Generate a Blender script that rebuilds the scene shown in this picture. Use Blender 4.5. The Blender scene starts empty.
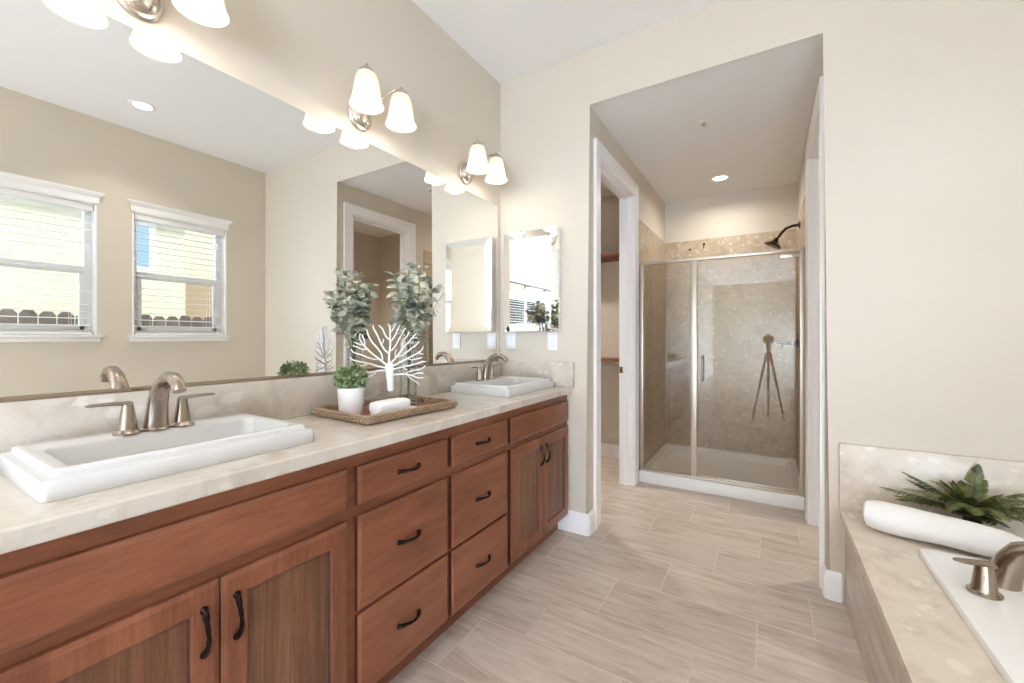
import bpy, bmesh, math, random
from mathutils import Vector, Matrix
PI = math.pi
sin, cos = math.sin, math.cos
scn = bpy.context.scene
COL = scn.collection

# ------------------------------------------------------------------ camera
cam_data = bpy.data.cameras.new('camera')
cam_data.sensor_width = 36.0
cam_data.lens = 418.04 * 36.0 / 1024.0
cam_data.shift_y = -3.8 / 1024.0
cam_data.clip_start = 0.02
cam = bpy.data.objects.new('camera', cam_data)
CX, CH = 1.6275, 1.2487
cam.location = (CX, 0, CH)
cam.rotation_euler = (PI / 2, 0, math.radians(31.5067))
COL.objects.link(cam)
scn.camera = cam

# ------------------------------------------------------------------ world, exposure, big lights
scn.view_settings.view_transform = 'Standard'
scn.view_settings.look = 'None'
scn.view_settings.gamma = 1.0
scn.view_settings.use_curve_mapping = False
scn.view_settings.exposure = 0.47
scn.cycles.max_bounces = 14
scn.cycles.diffuse_bounces = 7
scn.cycles.glossy_bounces = 6
scn.cycles.transparent_max_bounces = 24
scn.cycles.sample_clamp_indirect = 6.0
scn.cycles.use_denoising = True
world = bpy.data.worlds.new('sky')
scn.world = world
world.use_nodes = True
wbg = world.node_tree.nodes['Background']
wbg.inputs['Color'].default_value = (0.76, 0.88, 1.0, 1)
wbg.inputs['Strength'].default_value = 1.25


def area_light(name, loc, rot, sx, sy, power, color, shape='RECTANGLE', spread=PI):
    d = bpy.data.lights.new(name, 'AREA')
    d.shape = shape
    d.size = sx
    d.size_y = sy
    d.energy = power
    d.color = color
    d.spread = spread
    o = bpy.data.objects.new(name, d)
    o.location = loc
    o.rotation_euler = rot
    COL.objects.link(o)
    return o


# daylight through the reflected tall window; the farther lamp is added fill
DAY = (0.585, 0.755, 1.0)
area_light('bedroom_window_daylight', (3.36, -3.58, 1.0), (0, math.radians(122), 0), 1.9, 2.15, 330, DAY)
area_light('far_window_fill', (3.36, -7.1, 1.0), (math.radians(14), math.radians(112), 0), 1.9, 2.15, 1250, DAY)
# added fill lamp out of view outside the two windows by the tub
area_light('side_yard_fill', (6.5, -0.7, 2.1), (0, PI / 2, math.radians(-10)), 1.9, 2.2, 55, DAY, spread=math.radians(110))
# open sky above the neighbour's roof, over the two windows beside the tub
area_light('sky_over_windows', (4.75, 1.26, 3.9), (0, math.radians(55), 0), 1.6, 3.0, 130, DAY)
sun_d = bpy.data.lights.new('sun', 'SUN')
sun_d.energy = 1.5
sun_d.angle = math.radians(1.0)
sun_d.color = (1.0, 0.97, 0.92)
sun = bpy.data.objects.new('sun', sun_d)
sun.rotation_euler = (math.radians(15), math.radians(-48), 0)
COL.objects.link(sun)
LAMP = (1.0, 0.92, 0.82)

# ------------------------------------------------------------------ mesh helpers


class MB:
    def __init__(self):
        self.bm = bmesh.new()

    def _merge(self, t):
        m = {}
        for v in t.verts:
            m[v] = self.bm.verts.new(v.co)
        for f in t.faces:
            try:
                nf = self.bm.faces.new([m[v] for v in f.verts])
            except ValueError:
                pass
        t.free()

    def box(self, x0, x1, y0, y1, z0, z1, bev=0.0, seg=2):
        if bev <= 0:
            v = [self.bm.verts.new(p) for p in ((x0, y0, z0), (x1, y0, z0), (x1, y1, z0), (x0, y1, z0), (x0, y0, z1), (x1, y0, z1), (x1, y1, z1), (x0, y1, z1))]
            for f in ((0, 3, 2, 1), (4, 5, 6, 7), (0, 1, 5, 4), (1, 2, 6, 5), (2, 3, 7, 6), (3, 0, 4, 7)):
                self.bm.faces.new([v[i] for i in f])
            return self
        t = bmesh.new()
        bmesh.ops.create_cube(t, size=1)
        for v in t.verts:
            v.co = Vector(((x0 + x1) / 2 + v.co.x * (x1 - x0), (y0 + y1) / 2 + v.co.y * (y1 - y0), (z0 + z1) / 2 + v.co.z * (z1 - z0)))
        bmesh.ops.bevel(t, geom=list(t.edges), offset=bev, segments=seg, profile=0.5, affect='EDGES')
        self._merge(t)
        return self

    def loft(self, rings, close=True, cap0=True, cap1=True):
        rv = [[self.bm.verts.new(p) for p in r] for r in rings]
        n = len(rv[0])
        for a, b in zip(rv, rv[1:]):
            for i in range(n if close else n - 1):
                j = (i + 1) % n
                self.bm.faces.new((a[i], a[j], b[j], b[i]))
        if cap0:
            self.bm.faces.new(list(reversed(rv[0])))
        if cap1:
            self.bm.faces.new(rv[-1])
        return self

    def tube(self, pts, r, seg=10, cap=True, flat=1.0, up=None):
        pts = [Vector(p) for p in pts]
        if not hasattr(r, '__len__'):
            r = [r] * len(pts)
        rings = []
        prev = None
        for i, p in enumerate(pts):
            t = (pts[min(i + 1, len(pts) - 1)] - pts[max(i - 1, 0)]).normalized()
            if prev is None:
                a = Vector(up) if up else (Vector((0, 0, 1)) if abs(t.z) < 0.9 else Vector((1, 0, 0)))
            else:
                a = prev
            n = (a - t * a.dot(t))
            if n.length < 1e-6:
                n = t.orthogonal()
            n.normalize()
            prev = n
            b = t.cross(n)
            rings.append([p + n * (cos(k * 2 * PI / seg) * r[i]) * flat + b * (sin(k * 2 * PI / seg) * r[i]) for k in range(seg)])
        return self.loft(rings, True, cap, cap)

    def lathe(self, prof, c=(0, 0, 0), seg=28, axis='z', cap0=True, cap1=True, sx=1.0, sy=1.0):
        rings = []
        c = Vector(c)
        for (r, h) in prof:
            ring = []
            for k in range(seg):
                a = k * 2 * PI / seg
                u, v = r * cos(a) * sx, r * sin(a) * sy
                if axis == 'z':
                    p = Vector((u, v, h))
                elif axis == 'x':
                    p = Vector((h, u, v))
                else:
                    p = Vector((v, h, u))
                ring.append(c + p)
            rings.append(ring)
        return self.loft(rings, True, cap0, cap1)

    def prism(self, poly, axis, a0, a1):
        def m(p, a):
            if axis == 'x':
                return (a, p[0], p[1])
            if axis == 'y':
                return (p[0], a, p[1])
            return (p[0], p[1], a)
        return self.loft([[m(p, a0) for p in poly], [m(p, a1) for p in poly]])

    def rectring(self, y0, y1, z0, z1, x, prof):
        """rings of a rectangle facing +x: (inset, height above x)"""
        rings = []
        for (i, h) in prof:
            rings.append([(x + h, y0 + i, z0 + i), (x + h, y1 - i, z0 + i), (x + h, y1 - i, z1 - i), (x + h, y0 + i, z1 - i)])
        return self.loft(rings)

    def quad(self, *p):
        self.bm.faces.new([self.bm.verts.new(q) for q in p])
        return self

    def leaf(self, base, d, n, L, W, bend=0.15, fold=0.12):
        """a cupped leaf from base along d with surface normal n"""
        d = d.normalized()
        n = (n - d * n.dot(d))
        if n.length < 1e-4:
            n = d.orthogonal()
        n.normalize()
        s = d.cross(n)
        st = ((0.0, 0.06), (0.2, 0.7), (0.5, 1.0), (0.8, 0.66), (1.0, 0.04))
        rows = []
        for (t, w) in st:
            c = base + d * (L * t) - n * (bend * L * t * t)
            rows.append([self.bm.verts.new(c - s * (W * w / 2) + n * (fold * W * w)), self.bm.verts.new(c), self.bm.verts.new(c + s * (W * w / 2) + n * (fold * W * w))])
        for a, b in zip(rows, rows[1:]):
            self.bm.faces.new((a[0], a[1], b[1], b[0]))
            self.bm.faces.new((a[1], a[2], b[2], b[1]))
        return self

    def build(self, name, mat, parent=None, sharp=32, loc=None, fixn=True):
        off = Vector((0, 0, 0))
        p = parent
        while p is not None:
            off += p.location
            p = p.parent
        if loc is not None:
            off += Vector(loc)
        if fixn:
            bmesh.ops.recalc_face_normals(self.bm, faces=list(self.bm.faces))
        if off.length > 0:
            for v in self.bm.verts:
                v.co -= off
        me = bpy.data.meshes.new(name)
        self.bm.to_mesh(me)
        self.bm.free()
        me.polygons.foreach_set('use_smooth', [True] * len(me.polygons))
        me.set_sharp_from_angle(angle=math.radians(sharp))
        me.materials.append(mat)
        o = bpy.data.objects.new(name, me)
        COL.objects.link(o)
        if parent is not None:
            o.parent = parent
        if loc is not None:
            o.location = loc
        return o


def rrect(cx, cy, hx, hy, r, z, n=5):
    out = []
    for (sx, sy, a0) in ((1, 1, 0), (-1, 1, PI / 2), (-1, -1, PI), (1, -1, 3 * PI / 2)):
        for k in range(n + 1):
            a = a0 + k * PI / 2 / n
            out.append((cx + sx * (hx - r) + r * cos(a), cy + sy * (hy - r) + r * sin(a), z))
    return out


def tag(o, label, cat, group=None, kind=None):
    o['label'] = label
    o['category'] = cat
    if group:
        o['group'] = group
    if kind:
        o['kind'] = kind
    return o


def empty(name, loc, label=None, cat=None, group=None, kind=None):
    o = bpy.data.objects.new(name, None)
    o.empty_display_size = 0.05
    o.location = loc
    COL.objects.link(o)
    if label:
        tag(o, label, cat, group)
    if kind:
        o['kind'] = kind
    return o


def struct(name, mb, mat, sharp=32):
    o = mb.build(name, mat, sharp=sharp)
    o['kind'] = 'structure'
    return o


def dup(root, loc, label, group=None, rotz=None):
    def rec(o, parent):
        c = o.copy()
        COL.objects.link(c)
        c.parent = parent
        for ch in list(o.children):
            rec(ch, c)
        return c
    r = rec(root, None)
    r.location = loc
    if rotz is not None:
        r.rotation_euler = (0, 0, rotz)
    r['label'] = label
    if group:
        r['group'] = group
    return r


# ------------------------------------------------------------------ material helpers
def srgb(r, g, b):
    def f(c):
        c /= 255.0
        return c / 12.92 if c <= 0.04045 else ((c + 0.055) / 1.055) ** 2.4
    return (f(r), f(g), f(b), 1.0)


class NT:
    def __init__(self, name):
        self.m = bpy.data.materials.new(name)
        self.m.use_nodes = True
        self.t = self.m.node_tree
        self.b = self.t.nodes['Principled BSDF']
        self.out = self.t.nodes['Material Output']

    def n(self, typ, **kw):
        o = self.t.nodes.new(typ)
        for k, v in kw.items():
            if k in o.inputs:
                o.inputs[k].default_value = v
            else:
                setattr(o, k, v)
        return o

    def l(self, a, b):
        self.t.links.new(a, b)

    def math(self, op, a, b=None, c=None):
        o = self.t.nodes.new('ShaderNodeMath')
        o.operation = op
        for i, v in enumerate((a, b, c)):
            if v is None:
                continue
            if isinstance(v, (int, float)):
                o.inputs[i].default_value = v
            else:
                self.l(v, o.inputs[i])
        return o.outputs[0]

    def pos(self):
        return self.t.nodes.new('ShaderNodeNewGeometry').outputs['Position']

    def mapped(self, scale, loc=(0, 0, 0), rot=(0, 0, 0), src=None):
        mp = self.t.nodes.new('ShaderNodeMapping')
        mp.inputs['Scale'].default_value = scale
        mp.inputs['Location'].default_value = loc
        mp.inputs['Rotation'].default_value = rot
        self.l(src if src is not None else self.pos(), mp.inputs['Vector'])
        return mp.outputs[0]

    def noise(self, vec, scale, detail=4, rough=0.55, dist=0.0):
        o = self.n('ShaderNodeTexNoise', Scale=scale, Detail=detail, Roughness=rough, Distortion=dist)
        self.l(vec, o.inputs['Vector'])
        return o.outputs['Fac']

    def ramp(self, fac, stops):
        o = self.t.nodes.new('ShaderNodeValToRGB')
        e = o.color_ramp.elements
        while len(e) < len(stops):
            e.new(0.5)
        for el, (p, c) in zip(e, stops):
            el.position = p
            el.color = c
        self.l(fac, o.inputs['Fac'])
        return o.outputs['Color']

    def mix(self, fac, a, b):
        o = self.t.nodes.new('ShaderNodeMix')
        o.data_type = 'RGBA'
        for i, v in ((0, fac), (6, a), (7, b)):
            if isinstance(v, (int, float, tuple)):
                o.inputs[i].default_value = v
            else:
                self.l(v, o.inputs[i])
        return o.outputs[2]

    def bump(self, h, strength=0.2, dist=0.01):
        o = self.n('ShaderNodeBump', Strength=strength, Distance=dist)
        self.l(h, o.inputs['Height'])
        self.l(o.outputs[0], self.b.inputs['Normal'])

    def color(self, c):
        if isinstance(c, tuple):
            self.b.inputs['Base Color'].default_value = c
        else:
            self.l(c, self.b.inputs['Base Color'])

    def set(self, **kw):
        for k, v in kw.items():
            self.b.inputs[k.replace('_', ' ')].default_value = v
        return self.m


def plain(name, col, rough=0.5, metal=0.0, spec=0.5, noise=0.0, nscale=20, coat=0.0):
    t = NT(name)
    if noise > 0:
        f = t.noise(t.mapped((1, 1, 1)), nscale)
        a = tuple(c * (1 - noise) for c in col[:3]) + (1,)
        b = tuple(min(1, c * (1 + noise)) for c in col[:3]) + (1,)
        t.color(t.ramp(f, ((0.3, a), (0.7, b))))
    else:
        t.color(col)
    t.b.inputs['Roughness'].default_value = rough
    t.b.inputs['Metallic'].default_value = metal
    t.b.inputs['Specular IOR Level'].default_value = spec
    t.b.inputs['Coat Weight'].default_value = coat
    return t.m


def paint(name, col, bump=0.08, rough=0.6):
    t = NT(name)
    p = t.pos()
    f = t.noise(p, 1.2, 2)
    a = tuple(c * 0.985 for c in col[:3]) + (1,)
    b = tuple(min(1, c * 1.015) for c in col[:3]) + (1,)
    t.color(t.ramp(f, ((0.3, a), (0.7, b))))
    t.bump(t.noise(p, 55, 3), bump, 0.004)
    return t.set(Roughness=rough, Specular_IOR_Level=0.3)


def wood(name, c0, c1, c2, scale, rough=0.38, bands=0.35):
    t = NT(name)
    v = t.mapped(scale)
    f1 = t.noise(v, 1.0, 6, 0.6, 0.6)
    f2 = t.noise(t.mapped(tuple(s * 9 for s in scale)), 1.0, 4, 0.7)
    f3 = t.noise(t.mapped((2.1, 2.1, 2.1)), 1.0, 2)
    f = t.math('ADD', t.math('MULTIPLY', f1, 0.6), t.math('ADD', t.math('MULTIPLY', f2, bands), t.math('MULTIPLY', f3, 0.25)))
    t.color(t.ramp(f, ((0.35, c0), (0.58, c1), (0.85, c2))))
    t.bump(f2, 0.04, 0.003)
    return t.set(Roughness=rough, Specular_IOR_Level=0.45, Coat_Weight=0.25, Coat_Roughness=0.25)


def stone(name, base, dark, light, scale=1.0, rough=0.18, frag=0.78, fragmix=0.75, tile=None, cloud=0.35):
    t = NT(name)
    p = t.pos()
    warp = t.n('ShaderNodeTexNoise', Scale=11.0 * scale, Detail=5.0)
    t.l(p, warp.inputs['Vector'])
    wv = t.n('ShaderNodeVectorMath', operation='SCALE')
    wv.inputs['Scale'].default_value = 0.085 / scale
    t.l(warp.outputs['Color'], wv.inputs[0])
    av = t.n('ShaderNodeVectorMath', operation='ADD')
    t.l(p, av.inputs[0])
    t.l(wv.outputs[0], av.inputs[1])
    mp = t.mapped((1.0, 0.62, 1.35), src=av.outputs[0], rot=(0.5, 0.3, 0.6))
    cl = t.noise(av.outputs[0], 5.0 * scale, 6, 0.6, 0.8)
    col = t.ramp(cl, ((0.5 - cloud / 2, dark), (0.5, base), (0.5 + cloud / 2, tuple(min(1, c * 1.08) for c in base[:3]) + (1,))))
    for sc, thr in ((13.0 * scale, frag), (26.0 * scale, frag + 0.06)):
        vo = t.n('ShaderNodeTexVoronoi', Scale=sc)
        t.l(mp, vo.inputs['Vector'])
        sp = t.n('ShaderNodeSeparateColor')
        t.l(vo.outputs['Color'], sp.inputs[0])
        r = t.math('GREATER_THAN', sp.outputs[0], thr)
        d = t.math('SMOOTH_MIN', t.math('MULTIPLY', t.math('SUBTRACT', 0.46, vo.outputs['Distance']), 8.0), 1.0, 0.2)
        d = t.math('MAXIMUM', d, 0.0)
        col = t.mix(t.math('MULTIPLY', t.math('MULTIPLY', r, d), fragmix), col, light)
        r2 = t.math('GREATER_THAN', sp.outputs[1], 0.93)
        col = t.mix(t.math('MULTIPLY', t.math('MULTIPLY', r2, d), 0.45), col, dark)
    fine = t.noise(p, 90 * scale, 4, 0.7)
    col = t.mix(t.math('MULTIPLY', fine, 0.16), col, dark)
    if tile:
        # thin joints of stone slabs: list of (axis index, pitch, offset)
        sx = t.n('ShaderNodeSeparateXYZ')
        t.l(p, sx.inputs[0])
        for (ax, pitch, offs) in tile:
            m = t.math('FRACT', t.math('DIVIDE', t.math('SUBTRACT', sx.outputs[ax], offs), pitch))
            near = t.math('LESS_THAN', t.math('MINIMUM', m, t.math('SUBTRACT', 1.0, m)), 0.0016 / pitch)
            col = t.mix(t.math('MULTIPLY', near, 0.5), col, dark)
    t.color(col)
    return t.set(Roughness=rough, Specular_IOR_Level=0.5)


def floor_tile(name, vertical=False):
    """large rectangular porcelain tiles, each row stepped by a third; veins along x"""
    t = NT(name)
    p = t.pos()
    s = t.n('ShaderNodeSeparateXYZ')
    t.l(p, s.inputs[0])
    if vertical:
        X, Yc = s.outputs[1], s.outputs[2]
    else:
        X, Yc = s.outputs[0], s.outputs[1]
    PX, PY = 0.622, 0.3085
    yy = t.math('DIVIDE', t.math('SUBTRACT', Yc, 0.44 if vertical else 1.208), PY)
    row = t.math('FLOOR', yy)
    fy = t.math('SUBTRACT', yy, row)
    xx = t.math('DIVIDE', t.math('SUBTRACT', t.math('SUBTRACT', X, 0.549), t.math('MULTIPLY', row, 0.2073)), PX)
    colm = t.math('FLOOR', xx)
    fx = t.math('SUBTRACT', xx, colm)
    ex = t.math('MULTIPLY', t.math('MINIMUM', fx, t.math('SUBTRACT', 1.0, fx)), PX)
    ey = t.math('MULTIPLY', t.math('MINIMUM', fy, t.math('SUBTRACT', 1.0, fy)), PY)
    e = t.math('MINIMUM', ex, ey)
    grout = t.math('LESS_THAN', e, 0.0021)
    cid = t.n('ShaderNodeCombineXYZ')
    t.l(row, cid.inputs[0])
    t.l(colm, cid.inputs[1])
    wn = t.n('ShaderNodeTexWhiteNoise', noise_dimensions='3D')
    t.l(cid.outputs[0], wn.inputs['Vector'])
    off = t.n('ShaderNodeVectorMath', operation='SCALE')
    off.inputs['Scale'].default_value = 17.0
    t.l(wn.outputs['Color'], off.inputs[0])
    add = t.n('ShaderNodeVectorMath', operation='ADD')
    t.l(p, add.inputs[0])
    t.l(off.outputs[0], add.inputs[1])
    sc = (1, 1.3, 8.5) if vertical else (1.3, 8.5, 1)
    rot = (0, 0, 0) if vertical else (0, 0, 0.16)
    v = t.mapped(sc, src=add.outputs[0], rot=rot)
    f1 = t.noise(v, 1.5, 6, 0.6, 1.3)
    f2 = t.noise(v, 5.5, 5, 0.65, 0.8)
    f = t.math('ADD', t.math('MULTIPLY', f1, 0.68), t.math('MULTIPLY', f2, 0.32))
    col = t.ramp(f, ((0.33, srgb(170, 154, 140)), (0.46, srgb(194, 179, 165)), (0.56, srgb(206, 193, 181)), (0.72, srgb(215, 204, 194))))
    tone = t.math('ADD', 0.9, t.math('MULTIPLY', wn.outputs['Value'], 0.14))
    mv = t.n('ShaderNodeVectorMath', operation='SCALE')
    t.l(col, mv.inputs[0])
    t.l(tone, mv.inputs['Scale'])
    col = t.mix(grout, mv.outputs[0], srgb(216, 206, 195))
    t.color(col)
    t.bump(t.math('MINIMUM', e, 0.004), 0.35, 1.0)
    t.b.inputs['Roughness'].default_value = 0.34
    t.b.inputs['Specular IOR Level'].default_value = 0.45
    return t.m


def thin_glass(name, tint, refl=1.0, rough=0.0):
    """clear pane: transparent, with Fresnel reflection"""
    t = NT(name)
    t.t.nodes.remove(t.b)
    tr = t.n('ShaderNodeBsdfTransparent', Color=tint)
    gl = t.n('ShaderNodeBsdfGlossy', Roughness=rough)
    gl.inputs['Color'].default_value = (1, 1, 1, 1)
    fr = t.n('ShaderNodeFresnel', IOR=1.45)
    mx = t.n('ShaderNodeMixShader')
    t.l(t.math('MULTIPLY', fr.outputs[0], refl), mx.inputs[0])
    t.l(tr.outputs[0], mx.inputs[1])
    t.l(gl.outputs[0], mx.inputs[2])
    t.l(mx.outputs[0], t.out.inputs['Surface'])
    return t.m


def emit(name, col, strength):
    t = NT(name)
    t.color((0.8, 0.8, 0.8, 1))
    t.b.inputs['Emission Color'].default_value = col
    t.b.inputs['Emission Strength'].default_value = strength
    return t.m


def frosted(name):
    """white frosted lamp glass, lit from within"""
    t = NT(name)
    t.t.nodes.remove(t.b)
    tl = t.n('ShaderNodeBsdfTranslucent', Color=(0.62, 0.58, 0.52, 1))
    df = t.n('ShaderNodeBsdfDiffuse', Color=(0.62, 0.60, 0.57, 1))
    gl = t.n('ShaderNodeBsdfGlossy', Roughness=0.25)
    m1 = t.n('ShaderNodeMixShader')
    m1.inputs[0].default_value = 0.35
    t.l(tl.outputs[0], m1.inputs[1])
    t.l(df.outputs[0], m1.inputs[2])
    m2 = t.n('ShaderNodeMixShader')
    m2.inputs[0].default_value = 0.05
    t.l(m1.outputs[0], m2.inputs[1])
    t.l(gl.outputs[0], m2.inputs[2])
    em = t.n('ShaderNodeEmission', Color=(1.0, 0.90, 0.76, 1), Strength=0.2)
    ad = t.n('ShaderNodeAddShader')
    t.l(m2.outputs[0], ad.inputs[0])
    t.l(em.outputs[0], ad.inputs[1])
    t.l(ad.outputs[0], t.out.inputs['Surface'])
    return t.m


def leafmat(name, c0, c1, scale=25, rough=0.5):
    t = NT(name)
    f = t.noise(t.pos(), scale, 2)
    t.color(t.ramp(f, ((0.35, c0), (0.65, c1))))
    t.b.inputs['Roughness'].default_value = rough
    t.b.inputs['Subsurface Weight'].default_value = 0.0
    return t.m


M = {}
M['wall'] = paint('warm_beige_paint', srgb(213, 203, 188))
M['ceiling'] = paint('white_ceiling_paint', srgb(243, 242, 241), 0.14)
M['trim'] = plain('white_trim_paint', srgb(246, 244, 243), 0.35)
M['wood_h'] = wood('cherry_stain_horizontal_grain', srgb(84, 42, 27), srgb(126, 73, 48), srgb(158, 100, 72), (6, 1.3, 11))
M['wood_v'] = wood('cherry_stain_vertical_grain', srgb(84, 42, 27), srgb(126, 73, 48), srgb(156, 99, 71), (6, 11, 1.3))
M['wood_panel'] = wood('door_panel_vertical_grain', srgb(60, 35, 23), srgb(104, 66, 45), srgb(150, 107, 80), (6, 20, 0.8), 0.45, 0.36)
M['wood_dark'] = plain('dark_cabinet_wood', srgb(66, 32, 22), 0.5, noise=0.12, nscale=12)
M['stone'] = stone('cream_shell_stone', srgb(212, 203, 191), srgb(194, 182, 168), srgb(230, 223, 214), 1.3, 0.16, 0.86, 0.5)
M['splash_stone'] = stone('shaded_shell_stone', srgb(203, 193, 180), srgb(180, 166, 151), srgb(228, 220, 210), 1.2, 0.2, 0.84, 0.55)  # counter stone again, with the splash's shade put into a darker colour
M['deck_stone'] = stone('tub_shell_stone', srgb(216, 204, 188), srgb(198, 183, 165), srgb(236, 229, 219), 1.5, 0.3, 0.82, 0.6)
M['shower_stone'] = stone('brown_shell_stone_slab', srgb(192, 173, 148), srgb(173, 153, 129), srgb(226, 214, 198), 1.9, 0.25, 0.86, 0.6, tile=((2, 0.62, 0.06),))
M['floor'] = floor_tile('striated_porcelain_tile')
M['tub_tile'] = floor_tile('tub_front_tile', True)
M['porcelain'] = plain('white_porcelain', srgb(217, 215, 213), 0.08, spec=0.6)
M['acrylic'] = plain('white_acrylic', srgb(240, 239, 237), 0.18)
M['nickel'] = plain('brushed_nickel', srgb(168, 154, 140), 0.26, 1.0)
M['nickel_pale'] = plain('pale_satin_nickel', srgb(206, 198, 188), 0.25, 1.0)
M['satin'] = plain('satin_aluminium_frame', srgb(214, 205, 192), 0.35, 0.75)
M['bronze'] = plain('oil_rubbed_bronze', srgb(62, 40, 32), 0.35, 0.8, noise=0.15, nscale=60)
M['black_iron'] = plain('dark_bronze_pull', srgb(46, 36, 32), 0.22, 0.85, noise=0.2, nscale=80)
M['mirror'] = plain('silvered_mirror_glass', (0.93, 0.935, 0.92, 1), 0.0, 1.0)
M['clear'] = thin_glass('window_glass', (0.97, 0.98, 0.98, 1))
M['shower_glass'] = thin_glass('shower_door_glass', (0.83, 0.81, 0.77, 1), 1.4)
M['vase_glass'] = thin_glass('vase_glass', (0.95, 0.975, 0.965, 1), 0.7)
M['shade'] = frosted('frosted_white_lamp_glass')
M['bulb'] = emit('bulb_glow', (1.0, 0.9, 0.76, 1), 5.0)
M['downlight'] = emit('downlight_glow', (1.0, 0.93, 0.82, 1), 6.0)
M['white_plastic'] = plain('white_plastic', srgb(240, 238, 236), 0.35)
M['blind'] = plain('white_blind_slat', srgb(240, 239, 236), 0.45)
M['vinyl'] = plain('white_vinyl_window', srgb(247, 247, 246), 0.4)
M['towel'] = plain('white_terry', srgb(242, 239, 236), 0.95, spec=0.1)
M['pot'] = plain('white_ceramic_pot', srgb(240, 238, 236), 0.4)
M['sculpture'] = plain('white_enamel', srgb(244, 243, 241), 0.35)
M['boxwood'] = leafmat('boxwood_leaf', srgb(86, 106, 62), srgb(164, 178, 128), 60)
M['euc'] = leafmat('eucalyptus_leaf', srgb(112, 124, 112), srgb(222, 218, 194), 14)
M['euc_stem'] = plain('eucalyptus_stem', srgb(112, 118, 84), 0.6)
M['fern'] = leafmat('fern_leaf', srgb(62, 70, 32), srgb(122, 126, 68), 30)
M['fern_core'] = plain('fern_dark_core', srgb(48, 42, 40), 0.8)
M['wicker'] = None
M['cream_stucco'] = plain('cream_stucco', srgb(240, 234, 204), 0.9, noise=0.03, nscale=3)
M['tan_stucco'] = plain('tan_stucco', srgb(196, 172, 140), 0.9, noise=0.04, nscale=3)
M['eave'] = plain('brown_eave', srgb(150, 122, 92), 0.8)
M['fence'] = plain('weathered_fence_board', srgb(104, 90, 84), 0.9, noise=0.35, nscale=9)
M['ground'] = plain('dry_soil', srgb(150, 138, 118), 0.95, noise=0.1, nscale=6)
M['house_pane'] = plain('blue_house_pane', srgb(158, 190, 214), 0.1)
M['black'] = plain('black_plastic', srgb(40, 38, 38), 0.45)
M['rod'] = plain('black_curtain_rod', srgb(32, 28, 28), 0.4, 0.5)
M['walnut'] = plain('brown_shelf_wood', srgb(138, 92, 66), 0.5, noise=0.15, nscale=14)


def wicker():
    t = NT('woven_seagrass')
    p = t.pos()
    w = t.n('ShaderNodeTexWave', Scale=55.0, Distortion=4.0, Detail=3.0)
    w.bands_direction = 'DIAGONAL'
    t.l(p, w.inputs['Vector'])
    f2 = t.noise(p, 70, 4, 0.7)
    f = t.math('ADD', t.math('MULTIPLY', w.outputs['Fac'], 0.5), t.math('MULTIPLY', f2, 0.5))
    t.color(t.ramp(f, ((0.25, srgb(112, 84, 64)), (0.5, srgb(172, 142, 114)), (0.8, srgb(210, 186, 158)))))
    t.bump(w.outputs['Fac'], 0.5, 0.004)
    return t.set(Roughness=0.8)


M['wicker'] = wicker()
M['wicker_dark'] = plain('tray_floor_weave', srgb(150, 98, 76), 0.8, noise=0.3, nscale=60)

# ------------------------------------------------------------------ room shell
C = 3.0566
D = 2.5
XR = 3.097          # window wall
YN = -8.6          # rear wall
TH = 0.14
AX0, AX1 = 0.656, 1.866
ZA = 2.731
YS, YB = 3.72, 4.81

struct('floor', MB().box(-1.3, 4.2, YN - 0.2, YB + 0.2, -0.12, 0), M['floor'])
struct('wall_left', MB().box(-0.12, 0, YN, D + 0.115, 0, C), M['wall'])
struct('ceiling', MB().box(-0.12, XR + TH, YN, D + 0.115, C, C + 0.1), M['ceiling'])


def back_wall():
    mb = MB()
    bm = mb.bm
    poly = [(0, 0), (AX0, 0), (AX0, ZA), (AX1, ZA), (AX1, 0), (XR, 0), (XR, C), (0, C)]
    f = [bm.verts.new((x, D, z)) for x, z in poly]
    b = [bm.verts.new((x, D + 0.115, z)) for x, z in poly]
    n = len(poly)
    bm.faces.new(f)
    bm.faces.new(list(reversed(b)))
    for i in range(n):
        j = (i + 1) % n
        bm.faces.new((f[j], f[i], b[i], b[j]))
    bm.edges.ensure_lookup_table()
    es = [e for e in bm.edges if all(abs(v.co.y - D) < 1e-6 for v in e.verts) and
          {round(e.verts[0].co.x, 3), round(e.verts[1].co.x, 3)} <= {AX0, AX1} and max(v.co.z for v in e.verts) <= ZA + 1e-4
          and not (abs(e.verts[0].co.z) < 1e-6 and abs(e.verts[1].co.z) < 1e-6)]
    bmesh.ops.bevel(bm, geom=es, offset=0.014, segments=4, profile=0.5, affect='EDGES')
    return mb


struct('wall_back', back_wall(), M['wall'])

# window wall with holes
WIN = [(1.372, 2.112, 1.255, 2.352), (0.407, 1.147, 1.255, 2.352), (-4.68, -2.45, 0.1, 2.16), (-8.2, -6.0, 0.1, 2.16)]  # last hole is an added window, out of view, for fill light


def wall_holes(x0, x1, y0, y1, z0, z1, holes):
    mb = MB()
    hs = sorted(holes)
    y = y0
    for (a, b, c, d) in hs:
        mb.box(x0, x1, y, a, z0, z1)
        mb.box(x0, x1, a, b, z0, c)
        mb.box(x0, x1, a, b, d, z1)
        y = b
    mb.box(x0, x1, y, y1, z0, z1)
    return mb


struct('wall_right', wall_holes(XR, XR + TH, YN, D + 0.115, 0, C, WIN), M['wall'])
struct('wall_rear', MB().box(0, XR, YN - TH, YN, 0, C), M['wall'])

# alcove
AL0, AL1 = 2.70, 3.55      # closet door opening
AR0, AR1 = 2.675, 3.43     # other door opening
DZ = 2.455


def door_wall(x0, x1, y0, y1, a, b):
    return MB().box(x0, x1, y0, a, 0, ZA + 0.1).box(x0, x1, b, y1, 0, ZA + 0.1).box(x0, x1, a, b, DZ, ZA + 0.1)


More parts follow.
